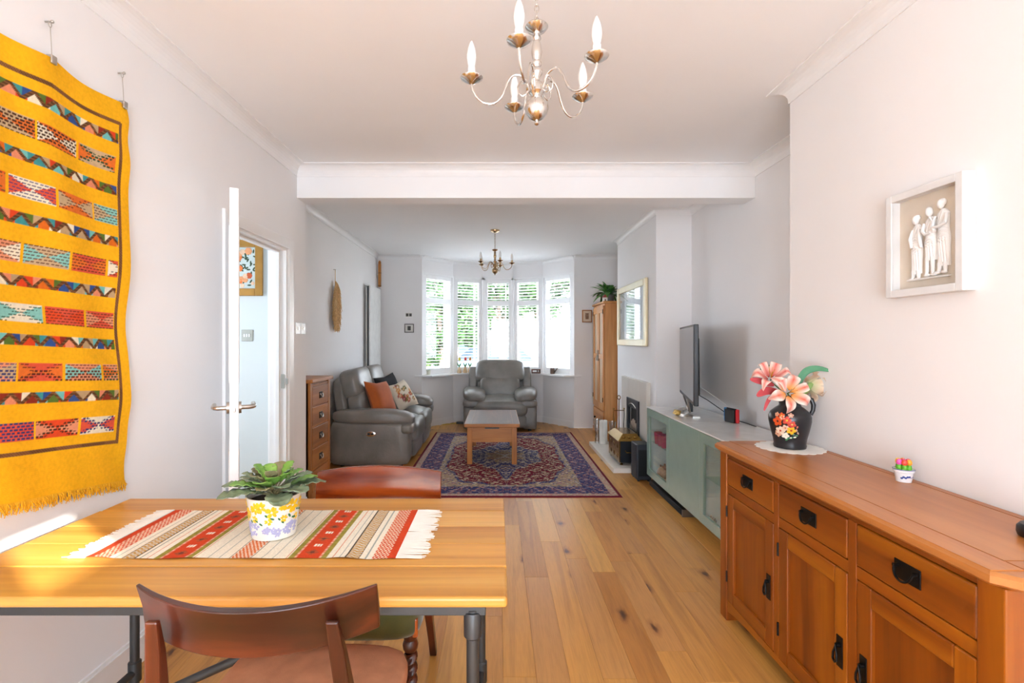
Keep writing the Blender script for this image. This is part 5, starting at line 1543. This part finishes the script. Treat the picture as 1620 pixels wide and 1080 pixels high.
# ============================================================ ON THE WALLS
# broad picture over the fireplace
def breast_picture():
    x = XB; y0, y1, z0, z1 = 5.16, 6.39, 1.275, 1.995
    o = (x, (y0 + y1) / 2, z0); t = thing('framed_picture', 'broad pale picture in a cream frame above the fireplace', 'picture', o)
    cr = plain('cream_gilt', '#ddd0ac', .3, .15, var=.05); w = .075
    for a, b, c, d in ((y0, y0 + w, z0, z1), (y1 - w, y1, z0, z1), (y0 + w, y1 - w, z0, z0 + w), (y0 + w, y1 - w, z1 - w, z1)):
        MB(o).box(x - .035, x - .001, a, b, c, d).build('frame_bar', cr, t, bevel=.010, seg=3)
    MB(o).box(x - .012, x - .006, y0 + w, y1 - w, z0 + w, z1 - w).build('mount', plain('pale_mount', '#d6dbd8', .8), t)
    MB(o).box(x - .0145, x - .012, y0 + .2, y1 - .2, z0 + .17, z1 - .17).build('print', plain('pale_print', '#b4c6cc', .8, var=.22, nscale=7), t)
    MB(o).box(x - .020, x - .018, y0 + w, y1 - w, z0 + w, z1 - w).build('glazing', glass('picture_glass', (1, 1, 1), .2), t)
breast_picture()

# white box frame with three draped relief figures
def relief():
    x = XR; y0, y1, z0, z1 = 1.555, 1.863, 1.497, 1.872
    o = (x, (y0 + y1) / 2, z0); t = thing('relief_picture', 'white box frame with three white relief figures above the sideboard', 'picture', o)
    w = .026
    for a, b, c, d in ((y0, y0 + w, z0, z1), (y1 - w, y1, z0, z1), (y0 + w, y1 - w, z0, z0 + w), (y0 + w, y1 - w, z1 - w, z1)):
        MB(o).box(x - .045, x - .001, a, b, c, d).build('frame_bar', plain('matt_white_frame', '#dededd', .8), t, bevel=.002)
    MB(o).box(x - .012, x - .004, y0 + w, y1 - w, z0 + w, z1 - w).build('backing', plain('beige_board', '#d8cdbd', .9), t)
    pl = plain('white_plaster', '#efeeec', .6)
    bx = x - .013
    def figure(yc, h, zb, lean, face, arms, short=False):
        """yc grows away from the camera; relief facing -x"""
        def sec(f):      # half width, depth at height fraction
            tab = [(0, .020, .008), (.06, .024, .010), (.30, .024, .013), (.48, .026, .015), (.60, .021, .013), (.70, .022, .013), (.80, .024, .012), (.845, .013, .009), (.86, .008, .008)]
            for (a, w1, d1), (b, w2, d2) in zip(tab, tab[1:]):
                if a <= f <= b:
                    q = (f - a) / (b - a); return w1 + (w2 - w1) * q, d1 + (d2 - d1) * q
            return .008, .008
        fb = .09 if not short else .22
        nv, nu = 60, 28
        m = MB(o)
        def fn(u, v):
            f = fb + (.86 - fb) * v; wd, dp = sec(f); s = u * 2 - 1
            fold = 0
            if f < .50: fold = .0022 * math.cos(s * 17 + math.sin(f * 9) * 1.2) * min(1, (.52 - f) * 8)
            if .40 < f < .66: fold += .0020 * math.sin(f * 150 + s * 5 * (1 if lean > 0 else -1) + s * s * 9)
            if .66 <= f < .82: fold += .0010 * math.sin(s * 14 + f * 60)
            yy = yc + s * wd * (h / .26) + lean * (f - .4) * .02
            return (bx - (dp + fold) * math.sqrt(max(0, 1 - s * s)) * 1.0 - .0005, yy, zb + f * h)
        m.grid(fn, nu, nv); fg = m.build('figure', pl, t, smooth=True, ang=180)
        zz = zb + h * .925; yy = yc + lean * .0105
        MB(o).ball((bx - .010, yy + face * .001, zz), (.011, .0105, .0165), 14).build('head', pl, fg, smooth=True)
        MB(o).ball((bx - .007, yy - face * .003, zz + .006), (.010, .0112, .0125), 12).build('hair', pl, fg, smooth=True)
        for pts in arms:
            MB(o).tube([(bx - dx, yc + dy, zb + hz * h) for dx, dy, hz in pts], [.0045, .0060, .0050, .0032][:len(pts)], 8).build('arm', pl, fg, smooth=True)
        for s in (-1, 1):
            m = MB(o); m.tube([(bx - .007, yc + s * .010, zb + (fb + .05) * h), (bx - .007, yc + s * .011, zb + .06 * h), (bx - .009, yc + s * .013, zb + .02 * h)], [.0075, .006, .005], 8)
            m.ball((bx - .008, yc + s * .013 + (.006 if face > 0 else -.002), zb + .012 * h), (.007, .013, .0055), 10); m.build('leg', pl, fg, smooth=True)
    zb = z0 + .062
    figure(1.757, .228, zb - .006, -.25, 1, [[(.010, .010, .78), (.014, .017, .64), (.014, .010, .50)], [(.012, -.017, .77), (.014, -.022, .62), (.012, -.027, .48)]])
    figure(1.700, .236, zb + .002, .1, -1, [[(.012, .018, .77), (.016, .020, .66), (.018, .006, .60), (.019, -.014, .61)], [(.012, -.020, .78), (.016, -.02, .68), (.018, -.030, .62)]], True)
    figure(1.652, .248, zb + .006, .2, 1, [[(.013, -.022, .78), (.018, -.022, .66), (.020, .004, .62), (.020, .030, .63)], [(.012, .022, .78), (.016, .026, .70), (.018, .036, .78)]])
    MB(o).box(bx - .014, bx, 1.625, 1.792, zb - .008, zb - .002).build('relief_ledge', pl, t, bevel=.003)
    MB(o).box(x - .040, x - .038, y0 + w, y1 - w, z0 + w, z1 - w).build('glazing', glass('relief_glass', (1, 1, 1), .05), t)
relief()

# small pictures beside the bay
def small_frame(label, xc, zc, w, h, mat, inner, motif, n=1):
    o = (xc, YF, zc - h/2); t = thing('small_picture', label, 'picture', o); b = .014
    for a, b2, c, d in ((xc - w/2, xc - w/2 + b, zc - h/2, zc + h/2), (xc + w/2 - b, xc + w/2, zc - h/2, zc + h/2), (xc - w/2 + b, xc + w/2 - b, zc - h/2, zc - h/2 + b), (xc - w/2 + b, xc + w/2 - b, zc + h/2 - b, zc + h/2)):
        MB(o).box(a, b2, YF - .018, YF - .001, c, d).build('frame_bar', mat, t, bevel=.002)
    MB(o).box(xc - w/2 + b, xc + w/2 - b, YF - .010, YF - .004, zc - h/2 + b, zc + h/2 - b).build('mount', inner, t)
    for k in range(n):
        cx = xc + (k - (n - 1) / 2) * w * .40; ww = w * (.30 if n > 1 else .34)
        MB(o).box(cx - ww/2, cx + ww/2, YF - .0125, YF - .010, zc - h * .24, zc + h * .24).build('print', motif, t)
wht = plain('white_card', '#e4e0d8', .8); dkp = plain('dark_photo', '#4a4640', .7, var=.6, nscale=40)
small_frame('small white frame holding two dark photos beside the bay', -1.36, 1.34 + 40 * 7.57/785, .125, .09, M_trim, wht, dkp, 2)
small_frame('small grey square frame just below the white one', -1.355, 1.34 + 19 * 7.57/785, .145, .135, plain('grey_frame', '#77716b', .5, var=.1), wht, dkp, 1)
small_frame('small wood-framed print between the bay and the oak cupboard', 1.355, 1.34 + 38 * 7.57/785, .15, .19, W_chest('z'), plain('cream_card', '#dccbb2', .8), plain('brown_sketch', '#8a6f58', .8, var=.5, nscale=50), 1)

# macrame feather
def feather():
    y, z0, z1 = 5.55, 1.40, 2.0; x = XN + .02; o = (x, y, z1)
    t = thing('macrame_feather', 'straw-coloured macrame feather hanging above the sofa', 'wall hanging', o)
    st = plain('jute', '#d6b27e', .9, var=.25, nscale=60)
    MB(o).tube([(x, y, z1 + .13), (x, y, z1), (x + .01, y, z0 + .1)], .004, 6).build('spine_cord', st, t)
    MB(o).cyl((XN, y, z1 + .13), (x + .008, y, z1 + .13), .003, n=8).build('nail', M_steel, t)
    rnd = random.Random(6); m = MB(o)
    for i in range(90):
        f = i / 90; z = z1 - f * (z1 - z0 - .10)
        W_ = .115 * (math.sin(PI * (f * .80 + .14)) ** .7)
        for s in (-1, 1):
            for k in range(3):
                L = W_ * rnd.uniform(.6, 1.3); dp = rnd.uniform(.0, .03)
                m.tube([(x + .006, y, z), (x + .012 + dp * .5, y + s * L * .55, z - .02 - L * .25), (x + .008 + dp, y + s * L, z - .05 - L * .6)], [.0032, .003, .0018], 4, caps=False)
    m.build('strands', st, t)['kind'] = 'stuff'
feather()
# vertical radiator
o = (XN + .06, 7.11, .25)
t = thing('radiator', 'tall white flat vertical radiator in the corner behind the sofa', 'radiator', o)
rw = plain('radiator_white', '#e2e2de', .35)
MB(o).box(XN + .072, XN + .092, 6.80, 7.40, .26, 2.10).build('front_panel', rw, t, bevel=.004)
MB(o).box(XN + .022, XN + .036, 6.82, 7.38, .28, 2.08).build('rear_panel', rw, t, bevel=.003)
fin = plain('radiator_fin', '#55585a', .5)  # shade of the gap between the panels put into the fin colour
for k in range(9): MB(o).box(XN + .036, XN + .072, 6.85 + .0625 * k, 6.855 + .0625 * k, .30, 2.06).build('fin', fin, t)
MB(o).box(XN + .020, XN + .080, 6.80, 7.40, 2.085, 2.10).build('top_grille', rw, t)
for y in (6.86, 7.34): MB(o).cyl((XN + .054, y, 0), (XN + .054, y, .27), .008, n=8).build('pipe', M_steel, t)
for z in (.6, 1.7): MB(o).box(XN, XN + .024, 7.05, 7.15, z, z + .06).build('wall_bracket', M_steel, t)
# carved wooden stick in the corner
o = (XN + .04, YF - .03, 2.14); x, y, z = o
t = thing('wooden_wall_stick', 'reddish wooden carved stick fixed high in the corner above the radiator', 'ornament', o); wd = W_coffee('z')
MB(o).box(XN + .022, XN + .062, YF - .05, YF - .012, 2.15, 2.50).build('shaft', wd, t, bevel=.006)
MB(o).ball((x + .002, y, 2.515), (.022, .02, .035), 10).build('carved_end', wd, t, smooth=True)
for zz in (2.17, 2.36): MB(o).tube([(x + .002 + .024 * math.cos(a), y + .022 * math.sin(a), zz) for a in [2 * PI * q / 12 for q in range(12)]], .004, 6, closed=True).build('band', W_mahog('z'), t)
MB(o).box(XN, XN + .024, YF - .045, YF - .02, 2.30, 2.33).build('bracket', M_steel, t)

# light switches
def switch(label, c, axis, mat, toggles=1):
    o = c; t = thing('light_switch', label, 'switch', o)
    x, y, z = c; h = .043
    if axis == 'x': MB(o).box(x, x + .007, y - h, y + h, z - h, z + h).build('plate', mat, t, bevel=.003)
    else: MB(o).box(x - h, x + h, y - .007, y, z - h, z + h).build('plate', mat, t, bevel=.003)
    for k in range(toggles):
        d = (k - (toggles - 1) / 2) * .018
        if axis == 'x': MB(o).box(x + .007, x + .012, y + d - .006, y + d + .006, z - .011, z + .011).build('rocker', M_trim if mat is not M_trim else M_steel, t, bevel=.001)
        else: MB(o).box(x + d - .006, x + d + .006, y - .012, y - .007, z - .011, z + .011).build('rocker', M_trim, t, bevel=.001)
    for s in (-1, 1):
        if axis == 'x': MB(o).cyl((x + .006, y + s * .030, z), (x + .008, y + s * .030, z), .003, n=8).build('screw', M_steel, t)
        else: MB(o).cyl((x + s * .030, y - .006, z), (x + s * .030, y - .008, z), .003, n=8).build('screw', M_steel, t)
chrm = plain('satin_plate', '#a8a69c', .35, .5)
switch('white light switch next to the door frame', (XL, 3.70, 1.428), 'x', M_trim)
switch('white light switch at the corner of the wall by the beam', (XL, 3.80, 1.428), 'x', M_trim)
switch('satin metal switch plate on the hall wall', (-1.892, 3.745, 1.376), 'y', chrm, 3)
# hall picture of roses
def hall_picture():
    x0, x1, z0, z1 = -2.22, -1.77, 1.674, 2.094; y = 3.745
    o = ((x0 + x1) / 2, y, z0); t = thing('hall_picture', 'gold-framed picture of orange roses in the hall', 'picture', o)
    gf = plain('gold_frame', '#a87a35', .35, .3, var=.12); w = .055
    for a, b, c, d in ((x0, x0 + w, z0, z1), (x1 - w, x1, z0, z1), (x0 + w, x1 - w, z0, z0 + w), (x0 + w, x1 - w, z1 - w, z1)):
        MB(o).box(a, b, y - .025, y - .001, c, d).build('frame_bar', gf, t, bevel=.005)
    MB(o).box(x0 + w, x1 - w, y - .010, y - .004, z0 + w, z1 - w).build('paper', plain('grey_paper', '#c3cdc9', .8), t)
    rnd = random.Random(5); fl = [plain('rose_' + c[1:], c, .8, var=.2) for c in ('#d9743a', '#e09a6a', '#e8c0a0', '#c85a30')]; gr = plain('rose_leaf', '#3f4f38', .8)
    for k in range(16):
        cx = rnd.gauss(-1.905, .045); cz = rnd.uniform(1.75, 2.02); m = MB(o); r = rnd.uniform(.016, .032) * (.6 + (cz - 1.75) * 2)
        for q in range(6):
            a = 2 * PI * q / 6; m.ball((cx + r * .5 * math.cos(a), y - .011, cz + r * .5 * math.sin(a)), (r * .55, .002, r * .55), 8)
        m.build('painted_rose', rnd.choice(fl), t)['kind'] = 'stuff'
    m = MB(o)
    for k in range(46):
        cx = rnd.gauss(-1.905, .055); cz = rnd.uniform(1.74, 2.03); a = rnd.uniform(0, PI)
        m.ball((0, 0, 0), (.016, .0015, .006), 6, Matrix.Translation((cx, y - .0105, cz)) @ Matrix.Rotation(a, 4, 'Y'))
    m.build('painted_leaves', gr, t)['kind'] = 'stuff'
hall_picture()

# ============================================================ WINDOW BOARD
zs = SILL + .0065
def sill_at(px, Y): return (px - 788) * Y / 785
o = (sill_at(677, 7.70), 7.70, zs); x, y, z = o
t = thing('sill_plant', 'small pale pot of trailing green on the window board', 'plant', o)
MB(o).lathe([(.03, 0), (.036, .003), (.042, .07), (.039, .07), (.033, .055), (.002, .055)], o, 18).build('pot_body', plain('pale_pot', '#d9d8c4', .5), t, smooth=True)
rnd = random.Random(1); lg = leaf_mat('sill_leaf', '#4a7038', '#7a9a58')
for k in range(16):
    a = rnd.uniform(0, 2 * PI); d = Vector((math.cos(a), math.sin(a) * .6, rnd.uniform(.2, 1)))
    m = MB(o); leaf(m, (x, y, z + .06), d, (0, 0, 1), rnd.uniform(.04, .085), .018, .5); m.build('leaf', lg, t, smooth=True, ang=180)
TL = ['yellow tulip in a pointed wooden vase on the window board', 'red tulip in a pointed wooden vase on the window board', 'pink and yellow tulip in a pointed wooden vase on the window board']
for k, (px, hc, Yv) in enumerate(((726.5, '#d8c24a', 8.05), (736, '#c8342c', 8.12), (743.5, '#e0a060', 8.165))):
    o = (sill_at(px, Yv), Yv, zs); x, y, z = o
    t = thing('wooden_tulip_vase', TL[k], 'vase', o, 0, 'tulip vases on the window board')
    MB(o).lathe([(.025, 0), (.036, .003), (.036, .02), (.016, .10), (.012, .10), (.002, .09)], o, 16).build('vase_body', wood('pale_ash', '#c9a67c', '#dcbf98', '#e6cfae', 'z', 9, .5), t, smooth=True)
    MB(o).cyl((x, y, z + .08), (x + .004, y, z + .20), .003, n=8).build('stem', lg, t)
    MB(o).lathe([(.003, .195), (.018, .205), (.023, .225), (.018, .245), (.006, .255)], (x + .004, y, z), 12).build('tulip_head', plain('tulip_' + hc[1:], hc, .5, var=.2), t, smooth=True)
    for s in (-1, 1):
        m = MB(o); leaf(m, (x, y, z + .09), (s * .35, -.1, 1), (0, 1, 0), .10, .024, .1); m.build('leaf', lg, t, smooth=True, ang=180)
o = (sill_at(816, 8.14), 8.14, zs); x, y, z = o
t = thing('sill_plant', 'upright green sprig in a small glass behind the recliner', 'plant', o)
MB(o).lathe([(.02, 0), (.024, .003), (.026, .08), (.023, .08), (.02, .01), (.002, .009)], o, 14).build('glass_pot', glass('vase_glass', (.94, .96, .95), .16), t, smooth=True)
for k in range(9):
    a = k * 2.4; m = MB(o); leaf(m, (x, y, z + .03), (math.cos(a) * .25, math.sin(a) * .25, 1), (0, 1, 0), .14 + .008 * k, .03, .08); m.build('leaf', lg, t, smooth=True, ang=180)
o = (sill_at(795, 8.18), 8.18, zs); x, y, z = o
t = thing('dark_figurine', 'thin dark figurine on the window board behind the recliner', 'ornament', o)
MB(o).lathe([(.022, 0), (.024, .006), (.007, .014), (.008, .08), (.012, .11), (.006, .15), (.009, .165), (.003, .178)], o, 14).build('body', M_ironb, t, smooth=True)
o = (sill_at(848, 8.0), 8.0, zs); x, y, z = o
t = thing('driftwood_ornament', 'small brown wooden ornament with open middle on the window board', 'ornament', o)
MB(o).box(x - .075, x + .075, y - .02, y + .02, z, z + .02).build('base_bar', W_coffeetop('x'), t, bevel=.004)
MB(o).box(x - .075, x + .075, y - .02, y + .02, z + .05, z + .068).build('top_bar', W_coffeetop('x'), t, bevel=.004)
for s, w in ((-.065, .018), (.02, .018), (.058, .03)): MB(o).box(x + s - w/2, x + s + w/2, y - .018, y + .018, z + .02, z + .05).build('upright', W_mahog('z'), t)
o = (sill_at(874, 7.86), 7.86, zs); x, y, z = o
t = thing('tin_watering_can', 'tiny brown tin watering can on the window board', 'watering can', o)
br = plain('rusty_tin', '#6e5648', .5, .3, var=.2)
MB(o).lathe([(.03, 0), (.036, .003), (.036, .085), (.03, .09), (.002, .088)], o, 16).build('can_body', br, t, smooth=True)
MB(o).tube([(x + .034, y, z + .03), (x + .065, y, z + .07), (x + .085, y, z + .10)], [.008, .006, .006], 8).build('spout', br, t, smooth=True)
MB(o).tube([(x - .02, y, z + .085), (x - .018, y, z + .13), (x, y, z + .15), (x + .018, y, z + .13), (x + .02, y, z + .085)], .004, 8).build('handle', br, t, smooth=True)
# adaptor and lead by the skirting
o = (-.60, 8.02, 0)
t = thing('power_adaptor', 'black mains adaptor with a yellow lead by the skirting', 'adaptor', o)
MB(o).box(-.67, -.54, 7.93, 7.985, 0, .035).build('body', M_black, t, bevel=.006)
MB(o).tube([(-.67, 7.955, .01), (-.74, 7.94, .006), (-.80, 7.90, .006), (-.87, 7.83, .008)], .005, 8).build('lead', plain('yellow_lead', '#c9b23a', .5), t, smooth=True)

# ============================================================ OUTSIDE THE BAY
m = MB(); m.box(-30, 30, 8.6, 60, -.35, -.25)
tag(m.build('front_garden', plain('pale_paving', '#b9b4aa', .9, var=.08, nscale=1)), 'pale paved ground outside the bay window', 'ground', kind='structure')
def house(name, label, x0, x1, y, z1, wall, roof, wins, dep=6):
    o = ((x0 + x1) / 2, y, -.25); t = thing(name, label, 'building', o)
    MB(o).box(x0, x1, y, y + dep, -.25, z1).build('house_wall', wall, t)
    MB(o).prism([(y - .35, z1), (y + dep + .35, z1), (y + dep/2, z1 + 2.2)], x0 - .3, x1 + .3, 'x').build('roof', roof, t)
    for (a, b, c, d) in wins:
        f = MB(o).box(a, b, y - .05, y + .02, c, d).build('window', M_trim, t)
        MB(o).box(a + .07, (a + b) / 2 - .03, y - .06, y - .045, c + .07, d - .07).build('pane', plain('far_glass', '#5a6b78', .1), f)
        MB(o).box((a + b) / 2 + .03, b - .07, y - .06, y - .045, c + .07, d - .07).build('pane', plain('far_glass', '#5a6b78', .1), f)
rf = plain('tile_roof', '#a8695a', .8, var=.12)
house('neighbour_house', 'white rendered house across the road with a tiled roof', .3, 8.5, 19, 5.0, plain('white_render', '#e9e7e2', .9), rf, [(3.6, 4.9, 2.9, 4.1), (3.4, 5.0, .5, 1.9), (6, 7.3, 2.9, 4.1)])
house('neighbour_house', 'pinkish brick house across the road, behind the trees', -9, -.3, 21, 5.0, plain('pink_brick', '#c9a394', .9, var=.1, nscale=30), rf, [(-2.3, -1.1, .7, 2.0), (-4.6, -3.2, .7, 2.0), (-2.3, -1.1, 3.1, 4.3)])
lg1 = leaf_mat('tree_leaf', '#1c3416', '#3d5f2a', .6, 3); lg2 = leaf_mat('tree_leaf_pale', '#33491f', '#5c7838', .6, 3)
bark = plain('bark', '#6f5f50', .9, var=.25, nscale=20, bump=.5, bscale=40)
def tree(label, x, y, h, blobs, mat, n, seed, trunk=.09):
    rnd = random.Random(seed); o = (x, y, -.25); t = thing('street_tree', label, 'tree', o, 0, 'trees outside the bay')
    m = MB(o); m.tube([(x, y, -.25), (x + .06, y, h * .4), (x - .04, y, h * .75), (x + .05, y, h)], [trunk, trunk * .8, trunk * .55, trunk * .3], 10); m.build('trunk', bark, t, smooth=True)
    m = MB(o)
    for (bx, by, bz, r) in blobs:
        m.tube([(x, y, bz - r * 1.1), (x + (bx * .5), y + by * .5, bz - r * .4), (x + bx, y + by, bz)], [.04, .03, .012], 6)
    m.build('branches', bark, t)['kind'] = 'stuff'
    m = MB(o)
    for (bx, by, bz, r) in blobs:
        for k in range(n):
            v = Vector((rnd.gauss(0, 1), rnd.gauss(0, 1), rnd.gauss(0, 1))).normalized() * r * rnd.random() ** .45
            c = Vector((x + bx, y + by, bz)) + v
            a = Vector((rnd.gauss(0, 1), rnd.gauss(0, 1), rnd.gauss(0, .6))).normalized(); b = a.orthogonal().normalized(); s = rnd.uniform(.045, .095)
            m.add([c - a * s, c + b * s * .5, c + a * s, c - b * s * .5], [(0, 1, 2, 3)])
    m.build('foliage', mat, t)['kind'] = 'stuff'
tree('leafy green tree just outside, behind the tulip vases', -1.35, 11.6, 2.6, [(-.1, 0, 2.3, .55), (.35, .2, 1.9, .45), (-.5, .1, 1.8, .45), (.1, 0, 2.9, .55), (-.3, 0, 1.35, .34), (.25, 0, 1.4, .3), (.6, .1, 2.4, .4), (0, .2, 1.0, .3)], lg1, 750, 1)
tree('full green tree outside, straight behind the grey recliner', .05, 13.2, 3.0, [(0, 0, 2.9, .6), (-.5, .2, 2.4, .5), (.5, .1, 2.8, .5), (-.45, 0, 1.9, .38), (.95, .2, 2.75, .42), (0, 0, 3.5, .6), (-.9, .1, 2.9, .5), (.35, .1, 2.2, .4), (-.75, 0, 1.5, .35), (.55, .1, 3.3, .5)], lg1, 750, 2)
tree('pale leafy tree outside the bay, behind the nearer green tree', -2.45, 14.8, 2.6, [(0, 0, 2.2, .55), (-.4, 0, 1.7, .5), (.3, 0, 1.5, .4), (.1, 0, 2.8, .5), (-.1, 0, 1.1, .4), (.5, .1, 2.2, .45), (.35, 0, .9, .35)], lg2, 750, 3)
tree('bushy tree beside the white neighbouring house', 1.15, 15.0, 2.9, [(0, 0, 2.45, .45), (.4, 0, 2.3, .38), (-.35, 0, 2.6, .4), (.1, 0, 3.0, .45), (.7, .1, 2.75, .45), (.45, 0, 3.3, .4), (1.1, .1, 3.1, .35)], lg1, 480, 4, .05)
# parked car
o = (-.35, 16.4, -.25)
cr = thing('parked_car', 'pale blue car parked across the road', 'car', o); body = plain('car_blue', '#7ea3c4', .25, .3); x = -.35; y = 16.4; b0 = -.25
prof = [(x - 2.0, b0 + .25), (x - 2.0, b0 + .75), (x - 1.2, b0 + .88), (x - .6, b0 + .92), (x + 1.6, b0 + .92), (x + 2.0, b0 + .80), (x + 2.0, b0 + .25)]
MB(o).prism(prof, y, y + 1.6, 'y').build('car_body', body, cr, bevel=.05, seg=3)
MB(o).prism([(x - 1.15, b0 + .88), (x - .5, b0 + 1.42), (x + 1.0, b0 + 1.42), (x + 1.6, b0 + .90)], y + .12, y + 1.48, 'y').build('cabin', plain('car_glass', '#33404a', .08), cr, bevel=.04, seg=2)
MB(o).box(x - .5, x + 1.0, y + .16, y + 1.44, b0 + 1.405, b0 + 1.445).build('car_roof', body, cr, bevel=.015)
for wx in (x - 1.25, x + 1.25):
    for wy in (y + .02, y + 1.42): MB(o).cyl((wx, wy - .02, b0 + .31), (wx, wy + .18, b0 + .31), .31, n=20).build('wheel', M_black, cr, smooth=True)
